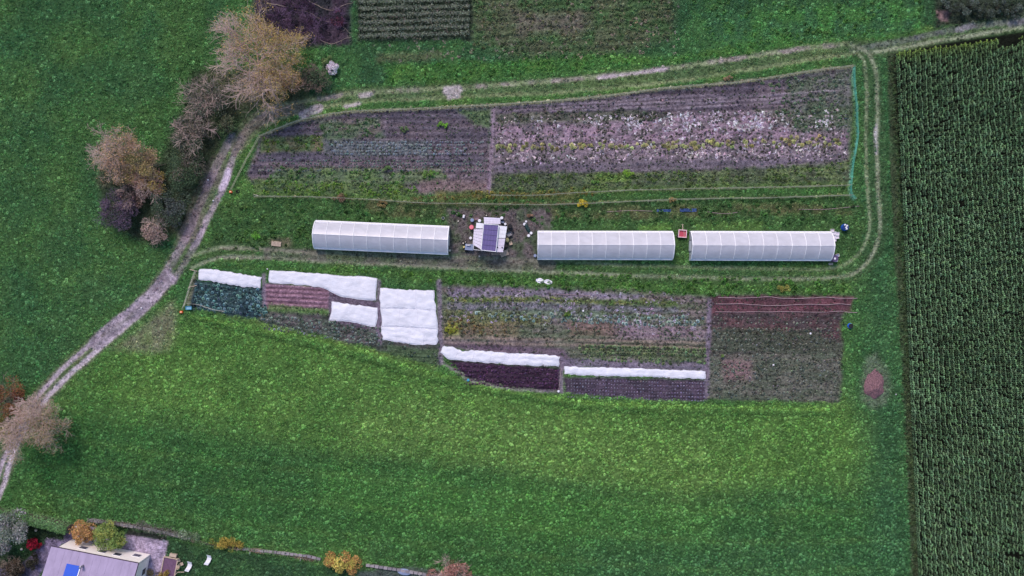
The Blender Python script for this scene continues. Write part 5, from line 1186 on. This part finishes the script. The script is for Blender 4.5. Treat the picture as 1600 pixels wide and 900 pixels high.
# right end of the right tunnel
for i, (x, y, z, rz_, lab) in enumerate([(1302, 364.5, 0, 0, 'upper left white crate at the right end of the right tunnel'), (1307, 365.5, 0, .05, 'upper right white crate at the right end of the right tunnel'), (1301.5, 370, 0, -.05, 'middle white crate against the right tunnel end'), (1306.5, 370.8, 0, .08, 'middle outer white crate at the right end of the right tunnel'), (1302, 375, 0, .1, 'lowest white crate at the right end of the right tunnel'), (1299, 360.5, 0, 0, 'greyish crate at the upper right corner of the right tunnel')]):
    crate(x, y, .48, .44, .42, M_white if i < 5 else M_post, lab, rz_, z, fill=M_pinkw)
barrel(1300, 404, .52, 1.1, plain('plum_tank', (74, 62, 92), .5, .12, 3, bumpd=0), 'dark plum water tank at the lower right corner of the right tunnel', plain('plum_lid', (86, 72, 106), .5, .1, 3, bumpd=0), 'tank', 'water_tank')
m = MB(); m.lathe((0, 0, 0), [(.16, 0), (.16, .06), (.05, .08)], 10); o = m.build('tank_cap', M_white); o.location = G(1299.6, 404.5, 1.12); tag(o, 'white cap lying on the dark plum tank', 'cap')
crate(1307.5, 399, .5, .42, .3, M_post, 'pale crate right of the dark plum tank', .2, fill=M_greyblue); crate(1305, 407, .4, .4, .3, M_white, 'white crate below the dark plum tank', .2); crate(1297, 412.5, .6, .28, .2, M_post, 'flat grey crate below the corner of the right tunnel', 0)
barrel(1318.5, 355.5, .48, .8, M_blue, 'blue barrel with white canisters on it right of the right tunnel', plain('dark_blue_lid', (30, 52, 112), .5, .1, 3, bumpd=0))
for dx, dy, lab in ((-2.4, -4.2, 'upper left of the four white canisters on the blue barrel'), (1.6, -2.4, 'upper right of the four white canisters on the blue barrel'), (-.1, .6, 'middle one of the four white canisters on the blue barrel'), (.6, 3.6, 'lowest of the four white canisters on the blue barrel')):
    m = MB(); m.lathe((0, 0, 0), [(.10, 0), (.13, .04), (.13, .24), (.05, .30), (.05, .34)], 10); o = m.build('canister', M_white); o.location = G(1318.5 + dx * .8, 355.5 + dy * .8, .80); tag(o, lab, 'canister')
barrel(1327.5, 509, .36, .55, plain('bright_blue', (42, 104, 214), .4, .08, 3, bumpd=0), 'bright blue drum with a dark opening right of the maroon bed', M_dark)
m = MB(); m.lathe((0, 0, 0), [(.10, 0), (.12, .2), (.08, .25)], 9); o = m.build('pot', M_dark); o.location = G(1318, 506.5); tag(o, 'small black pot left of the bright blue drum', 'pot')
# energisers and crates at the left
for x, y, lab in ((361.5, 300, 'orange fence energiser beside the track at the upper plot'), (284.5, 487.5, 'orange fence energiser at the lower left corner of the lower plots')):
    t = thing('fence_energiser', lab, 'energiser', G(x, y)); m = MB(); m.box((0, 0, .2), (.46, .34, .34), taper=.85); m.build('case', M_orange, t); m = MB(); m.box((.0, 0, .40), (.22, .16, .06)); m.build('panel', plain('pale_orange', (244, 196, 160), .5, .05, 3, bumpd=0) if 'pale_orange' not in bpy.data.materials else bpy.data.materials['pale_orange'], t)
crate(296, 481, .85, .48, .34, M_teal, 'teal crate beside the orange energiser at the lower left corner', .05, fill=plain('pale_teal', (130, 176, 200), .6, .1, 3, bumpd=0)); crate(303, 477, .5, .36, .28, M_dark, 'black crate right of the teal crate', .1)
crate(372, 299, .5, .3, .2, M_dark, 'small dark box right of the upper orange energiser', .1)
m = MB(); m.tube([G(396, 303.5, .1), G(404, 306, .14)], .05, 5); tag(m.build('stick', M_post), 'short pale stick at the left end of the lower net fence', 'stick')
for x, y, r_, lab in ((731.5, 593.5, .2, 'pale blue pot at the tip of the purple lettuce bed'), (872.5, 611, .17, 'white pot at the lower end of the footpath by the purple lettuces'), (911, 485.5, .13, 'small white pot in the middle of the lower plots'), (418, 420, .1, 'tiny pale pot between the two left fleeces'), (1266, 521, .14, 'pinkish pot in the lower right plot'), (1208, 570, .13, 'white pot in the lower right plot'), (1400, 616, .08, 'tiny white pot beside the maize field'), (221, 481, .1, 'small white stone pot on the track')):
    bucket(x, y, r_, r_ * 1.2, M_white if 'blue' not in lab else M_teal, lab, cat='pot')
# crumpled white sheet by the lower track
m = MB(); nx_, ny_ = 14, 5
m.add([Vector(((i / nx_ - .5) * 2.4, (j / ny_ - .5) * (.25 + .5 * abs(math.sin(i * .45))), .04 + R.uniform(0, .14))) for i in range(nx_ + 1) for j in range(ny_ + 1)], [(i * (ny_ + 1) + j, (i + 1) * (ny_ + 1) + j, (i + 1) * (ny_ + 1) + j + 1, i * (ny_ + 1) + j + 1) for i in range(nx_) for j in range(ny_)])
o = m.build('plastic_sheet', M_white); o.location = G(850, 439.5); o.rotation_euler = (0, 0, -.15); tag(o, 'crumpled white plastic sheet beside the lower track', 'sheet')
# compost heap
mb = MB(); nr, na_ = 14, 40; ctr = P(1366, 606)
for i in range(nr + 1):
    for k in range(na_):
        a = 6.283 * k / na_; f = i / nr; rx, ry = 1.5, (2.9 if math.sin(a) > 0 else 1.5); sh = 1 - .45 * max(0, math.sin(a)) ** 2 * abs(math.cos(a))
        w = 1 + .10 * (vnoise(np.array([math.cos(a) * 2 + 5]), np.array([math.sin(a) * 2 + 5]), 66)[0] - .5) * 3
        x, y = rx * f * math.cos(a) * sh * w, ry * f * math.sin(a) * w
        z = .95 * (1 - f) ** .8 * (1 - .35 * max(0, y) / 2.9) + (vnoise(np.array([x * 5 + 9.]), np.array([y * 5 + 9.]), 67)[0] - .5) * .16 * (1 - f ** 4) - .04
        mb.v.append((x, y, z))
mb.f += [(i * na_ + k, (i + 1) * na_ + k, (i + 1) * na_ + (k + 1) % na_, i * na_ + (k + 1) % na_) for i in range(nr) for k in range(na_)]
M_heap = plain('heap_straw', (136, 102, 108), .95, .5, 7, bumpd=.12)
o = mb.build('compost_heap', M_heap, None, False); o.location = (ctr.x, ctr.y, hz(ctr.x, ctr.y)); tag(o, 'pinkish-brown drop-shaped compost heap in the grass beside the maize field', 'heap')
stp = np.column_stack([rng.normal(ctr.x, .75, 420), rng.normal(ctr.y, 1.0, 420)])

# ------------------------------------------------------------------ hedge, wall and garden
def strip_leaves(name, line, w, h, n, c, label, cat, c2=None, size=.09, mat_core=None):
    pts = [P(*q) for q in smooth(line, 8)]; ctr = pts[len(pts) // 2]; t = thing(name, label, cat, (ctr.x, ctr.y, 0)); g = np.random.default_rng(len(label))
    Pn = np.array([(p.x, p.y) for p in pts]) - [ctr.x, ctr.y]; i = g.integers(0, len(Pn) - 1, n); f = g.random(n)[:, None]; base = Pn[i] * (1 - f) + Pn[i + 1] * f
    d = Pn[i + 1] - Pn[i]; d /= np.linalg.norm(d, axis=1, keepdims=True); nn = np.column_stack([-d[:, 1], d[:, 0]])
    side = g.random(n); off = np.where(side < .6, g.uniform(-1, 1, n), np.sign(g.normal(0, 1, n))) * w / 2; z = np.where(side < .6, h, g.uniform(.05, 1, n) * h) + g.normal(0, .06, n)
    C = np.column_stack([base + nn * (off + g.normal(0, .05, n))[:, None], np.maximum(z, .03)])
    cc = jcol(c, n, .2);
    if c2 is not None: k = fbm(C[:, 0], C[:, 1], 1.4, 88, 2) > .52; cc[k] = jcol(c2, k.sum(), .2)
    link('foliage', leaf_mesh('foliage', C, size, cc), t)
    m = MB(); 
    for a, b in zip(Pn[:-1], Pn[1:]):
        dd = b - a; L = np.hypot(*dd); m.box(((a[0] + b[0]) / 2, (a[1] + b[1]) / 2, h * .35), (L, w * .5, h * .6), math.atan2(dd[1], dd[0]))
    m.build('stems', M_barkd, t)
strip_leaves('hedge', [(-40, 786), (0, 796), (40, 803), (80, 812), (116, 822)], 1.3, 2.3, 9000, (112, 148, 98), 'clipped green hedge along the top of the left garden', 'hedge', (92, 128, 80), .08)
M_stone = plain('wall_stone', (128, 122, 128), .9, .2, 5); M_stone2 = plain('wall_stone_pale', (150, 142, 146), .9, .2, 5)
def stone_wall(line, label, w=.38, h=.5, sl=.62, seed=3):
    pts = [P(*q) for q in line]; t = thing('garden_wall', label, 'wall', (pts[0].x, pts[0].y, 0)); g = random.Random(seed); cm = MB(); cm.box((0, 0, 0), (1, 1, 1), taper=.9); mesh = [cm.mesh('stone', M_stone), cm.mesh('stone', M_stone2)]
    for a, b in zip(pts[:-1], pts[1:]):
        d = b - a; L = d.length; n = int(L / sl); ang = math.atan2(d.y, d.x)
        for i in range(n):
            p = a + d * ((i + .5) / n) - pts[0]; o = link('stone', mesh[g.random() < .4], t); o.location = (p.x, p.y, h / 2 - .05 + g.uniform(-.03, .03)); o.scale = (L / n - .03, w * g.uniform(.85, 1.1), h * g.uniform(.9, 1.1)); o.rotation_euler = (g.gauss(0, .03), g.gauss(0, .03), ang + g.gauss(0, .05))
stone_wall([(142, 811.5), (190, 818), (240, 826), (262, 831), (300, 840)], 'low grey stone wall along the top of the middle garden', .36, .7)
stone_wall([(372, 856), (420, 861), (480, 868), (502, 873)], 'low pale stone wall left of the yellow and orange bush', .34, .45, seed=5)
stone_wall([(572, 882), (620, 889), (660, 896), (700, 903)], 'low pale wall right of the yellow and orange bush', .40, .5, seed=7)
strip_leaves('border_plants', [(300, 842), (330, 850), (390, 858), (420, 862), (500, 875)], .5, .4, 1600, (100, 128, 84), 'dry grassy border on the garden wall below the meadow', 'border', (136, 124, 104), .08)
strip_leaves('border_plants', [(140, 812), (190, 817), (262, 830), (296, 838)], .6, .8, 1100, (112, 116, 102), 'greyish plants overhanging the stone wall beside the house', 'border', (140, 140, 128), .08)
for x, y, lab in ((446, 862, 'left one of the two pale posts leaning on the garden wall'), (471, 872, 'right one of the two pale posts leaning on the garden wall'), (392, 862, 'pale post on the garden wall right of the yellow border'), (286, 838, 'pale slanting post on the wall above the loungers'), (657, 896, 'pale post at the lower end of the garden wall')):
    m = MB(); a = G(x - 2, y + 4, 0); m.tube([a, G(x + 2, y - 3, 1.0)], .06, 5); tag(m.build('wall_post', M_post), lab, 'post')
m = MB(); m.lathe((0, 0, 0), [(.6, 0), (.7, .2), (.6, .35), (.2, .42)], 12); o = m.build('boat_cover', M_greyblue); o.location = G(632, 893); o.scale = (1.5, .7, 1); o.rotation_euler = (0, 0, -.15); tag(o, 'pale blue-grey covered tub by the lower garden wall', 'tub')
def lounger(px, py, rz, label):
    t = thing('sun_lounger', label, 'sun lounger', G(px, py), rz, 'white loungers on the lawn'); prof = [(-.82, .30), (-.45, .36), (0, .30), (.35, .34), (.82, .72)]
    for i in range(8):
        def at(f):
            k = f * (len(prof) - 1); j = min(len(prof) - 2, int(k)); a, b = prof[j], prof[j + 1]; return Vector((0, a[0] + (b[0] - a[0]) * (k - j), a[1] + (b[1] - a[1]) * (k - j)))
        a, b = at(i / 8 + .002), at((i + 1) / 8 - .004); m = MB(); xo = [.16 * math.sin(f * 1.9 - .9) for f in (i / 8 * 2, (i + 1) / 8 * 2)]
        m.add([Vector((s * .31 + xo[k], p.y, p.z + dz)) for dz in (0, -.03) for k, p in enumerate((a, b)) for s in (-1, 1)], [(0, 1, 3, 2), (4, 6, 7, 5), (0, 4, 5, 1), (2, 3, 7, 6), (0, 2, 6, 4), (1, 5, 7, 3)]); m.build('slat', M_frame, t)
    for sx in (-1, 1):
        for sy in (-1, 1): m = MB(); m.box((sx * .24, sy * .55, .15), (.05, .05, .32)); m.build('leg', M_white, t)
lounger(296, 883.5, math.radians(-14), 'left white lounger on the dark lawn beside the wooden deck'); lounger(326, 873.5, math.radians(-14), 'right white lounger, standing alone on the dark lawn')

# ------------------------------------------------------------------ house
def PH(px, py, z):  # plan point at height z, as seen in the photograph
    return P(px, py, z)
ZE = 4.7
A = PH(80, 854, ZE + .25); B = PH(216, 880.5, ZE + .25); e = (B - A).normalized(); n_in = Vector((e.y, -e.x, 0))    # into the house (downwards)
hx = math.atan2(e.y, e.x); HS = thing('house', 'cream-walled house with lavender-grey roof at the bottom left corner', 'house', (A.x, A.y, 0), hx)
Lr = (B - A).length; D = 9.5
M_roof = plain('lavender_grey_roof', (158, 144, 172), .75, .12, 1.2, vscale=(1, .4, 1)); M_wall = plain('cream_render', (240, 230, 224), .85, .05, 2)
M_win = plain('window_glass', (70, 70, 84), .15, .1, 3, spec=.8, bumpd=0); M_bluep = plain('blue_solar_glass', (40, 84, 196), .25, .06, 2, spec=.6, bumpd=0); M_trim = plain('dark_gutter', (64, 52, 66), .6, .1, 3, bumpd=0)
# local frame: x along the eave, y = -depth
ov = .55; nstrip = 12; ridge = 1.35
for side in (0, 1):
    for i in range(nstrip):
        x0, x1 = Lr * i / nstrip, Lr * (i + 1) / nstrip - .012; y0, y1 = (0, -D / 2) if side == 0 else (-D, -D / 2); z0, z1 = ZE + .25, ZE + .25 + ridge; lift = .006 * (i % 2)
        m = MB(); q = [(x0, y0, z0 + lift), (x1, y0, z0 + lift), (x1, y1, z1 + lift), (x0, y1, z1 + lift)]; m.add(q + [(a, b, c - .10) for a, b, c in q], [(0, 1, 2, 3), (7, 6, 5, 4), (0, 4, 5, 1), (1, 5, 6, 2), (2, 6, 7, 3), (3, 7, 4, 0)]); m.build('roof_panel', M_roof, HS)
m = MB(); m.tube([(-.02, .06, ZE + .17), (Lr + .02, .06, ZE + .17)], .07, 6); m.build('gutter', M_trim, HS)
m = MB(); m.tube([(Lr + .04, 0, ZE + .2), (Lr + .04, -D / 2, ZE + .2 + ridge)], .06, 5); m.tube([(Lr + .04, -D, ZE + .2), (Lr + .04, -D / 2, ZE + .2 + ridge)], .06, 5); m.build('verge_trim', M_trim, HS)
m = MB(); m.tube([(0, -D / 2, ZE + .28 + ridge), (Lr, -D / 2, ZE + .28 + ridge)], .09, 6); m.build('ridge_cap', M_roof, HS)
wx0, wx1, wy0, wy1 = .5, Lr - .35, -.45, -D + .45
for nm, q in (('front_wall', [(wx0, wy0), (wx1, wy0)]), ('side_wall', [(wx1 - .1, wy0 - .2), (wx1 - .1, wy1 + .2)]), ('side_wall', [(wx0 + .1, wy0 - .2), (wx0 + .1, wy1 + .2)]), ('back_wall', [(wx0, wy1), (wx1, wy1)])):
    (xa, ya), (xb, yb) = q; m = MB(); m.box(((xa + xb) / 2, (ya + yb) / 2, (ZE + .1) / 2), (max(.25, abs(xb - xa)), max(.25, abs(yb - ya)), ZE + .1)); w = m.build(nm, M_wall, HS)
# flat-roofed lower front part (the white surface with small windows)
def window(x, y, z, w, h, face, parent):
    m = MB()
    if face == 'y': m.box((x, y, z), (w + .16, .05, h + .16)); fr = m.build('window', M_frame, parent); m = MB(); m.box((x, y + .03, z), (w, .03, h)); m.build('pane', M_win, fr)
    else: m.box((x, y, z), (.05, w + .16, h + .16)); fr = m.build('window', M_frame, parent); m = MB(); m.box((x + .03, y, z), (.03, w, h)); m.build('pane', M_win, fr)
for x in (3.4, 6.2, 8.4, 10.8): window(x, wy0 + .14, 2.4 if x < 10 else 1.4, 1.0, .9, 'y', HS)
for y in (-2.4, -5.2): window(wx1 + .06, y, 1.5, .9, 1.1, 'x', HS)
m = MB(); m.box((3.4, .9, .06), (5.0, 2.3, .12)); m.build('terrace_slab', plain('lavender_terrace', (186, 176, 204), .8, .1, 2), HS)
for k in range(3): m = MB(); m.box((1.2 + k * .9, 1.0, .62), (.35, 1.9, .06), .35); m.build('awning_slat', M_frame, HS)
m = MB(); m.box((3.6, 1.0, .42), (1.9, 1.3, .4)); m.build('terrace_bench', plain('lavender_cloth', (188, 182, 214), .7, .1, 3), HS)
# roof window, flue
v = PH(112, 893, ZE + 1.0) - Vector((A.x, A.y, 0)); v.z = 0; v.rotate(Euler((0, 0, -hx))); zr = ZE + .25 + ridge * (-v.y) / (D / 2); sl = math.atan2(ridge, D / 2)
Mx = Matrix.Rotation(-sl, 4, 'X')
for nm, off, s, mt, dz in (('solar_panel', (0, -.35), (1.9, 2.6), M_bluep, .09), ('panel_frame', (1.02, -.35), (.12, 2.7), M_frame, .10)):
    m = MB(); m.box((v.x + off[0], v.y + off[1], zr - off[1] * math.tan(sl) + dz), (s[0], s[1], .06), M=Mx); m.build(nm, mt, HS)
m = MB(); m.lathe((v.x + 1.3, v.y + 1.0, zr - .4), [(.14, 0), (.14, .9), (.2, .92), (.2, 1.0), (.05, 1.05)], 10); m.build('flue', M_steel, HS)
m = MB(); m.lathe((v.x + 2.3, v.y - .3, zr - .1), [(.09, 0), (.09, .6), (.12, .62), (.12, .7)], 8); m.build('vent_pipe', M_steel, HS)
# wooden deck bed, chairs and garden table right of the paving
DK = thing('timber_deck', 'purple-brown timber deck with pale edge right of the garden paving', 'deck', P(266, 884), math.radians(-11)); M_deck = plain('purple_brown_board', (112, 84, 110), .7, .15, 3)
for i in range(9): m = MB(); m.box((-.85 + i * .21, -.6, .28), (.19, 3.6, .05)); m.build('board', M_deck, DK)
for a, b, c_, d_ in ((0, 1.28, 2.1, .12), (-1.02, -.6, .12, 3.6), (1.02, -.6, .12, 3.6)): m = MB(); m.box((a, b, .22), (c_, d_, .44)); m.build('edge_beam', M_pallet, DK)
m = MB(); m.box((0, 0, .24), (1.0, .42, .48)); o = m.build('planter_box', M_pallet); o.location = P(272, 866.5); o.rotation_euler = (0, 0, -.2); tag(o, 'pale planter box at the top of the timber deck', 'planter')
def chair(px, py, rz, label):
    t = thing('garden_chair', label, 'chair', G(px, py), rz, 'garden chairs beside the timber deck')
    for i in range(3): m = MB(); m.box((-.15 + i * .15, 0, .44), (.12, .42, .03)); m.build('slat', M_pallet, t)
    for i in range(3): m = MB(); m.box((-.15 + i * .15, .24, .70), (.11, .03, .44)); m.build('backrest_slat', M_pallet, t)
    for sx in (-1, 1):
        for sy in (-1, 1): m = MB(); m.box((sx * .2, sy * .18, .21), (.04, .04, .42)); m.build('leg', M_wood, t)
chair(281, 874, .3, 'upper of the three wooden garden chairs beside the timber deck'); chair(286, 879.5, 1.9, 'middle one of the three wooden garden chairs beside the timber deck'); chair(280, 884, 3.0, 'lowest of the three wooden garden chairs beside the timber deck')
m = MB(); m.tube([G(275, 897, .5), G(280, 892, .6), G(290, 892, .55)], .05, 5); tag(m.build('stick', M_pallet), 'pale bent stick below the wooden garden chairs', 'stick')
for x, y, lab in ((57.5, 828, 'round pale ball in the dark garden bed below the hedge'), (35, 857.5, 'small white ball beside the grey-green garden tree'), (194.5, 848, 'round cream lamp at the corner of the terrace')):
    m = MB(); m.lathe((0, 0, 0), [(.05, 0), (.15, .06), (.2, .18), (.15, .3), (.05, .36)], 12); o = m.build('ball', M_post, None, True); o.location = G(x, y); tag(o, lab, 'ball')
for x, y in ((325, 281), (333, 313.5)):
    m = MB(); m.lathe((0, 0, 0), [(.10, 0), (.13, .05), (.08, .12)], 7); o = m.build('stone', M_white); o.location = G(x, y); tag(o, 'pale stone on the track by the thicket, the %s of two' % ('upper' if y < 300 else 'lower'), 'stone')
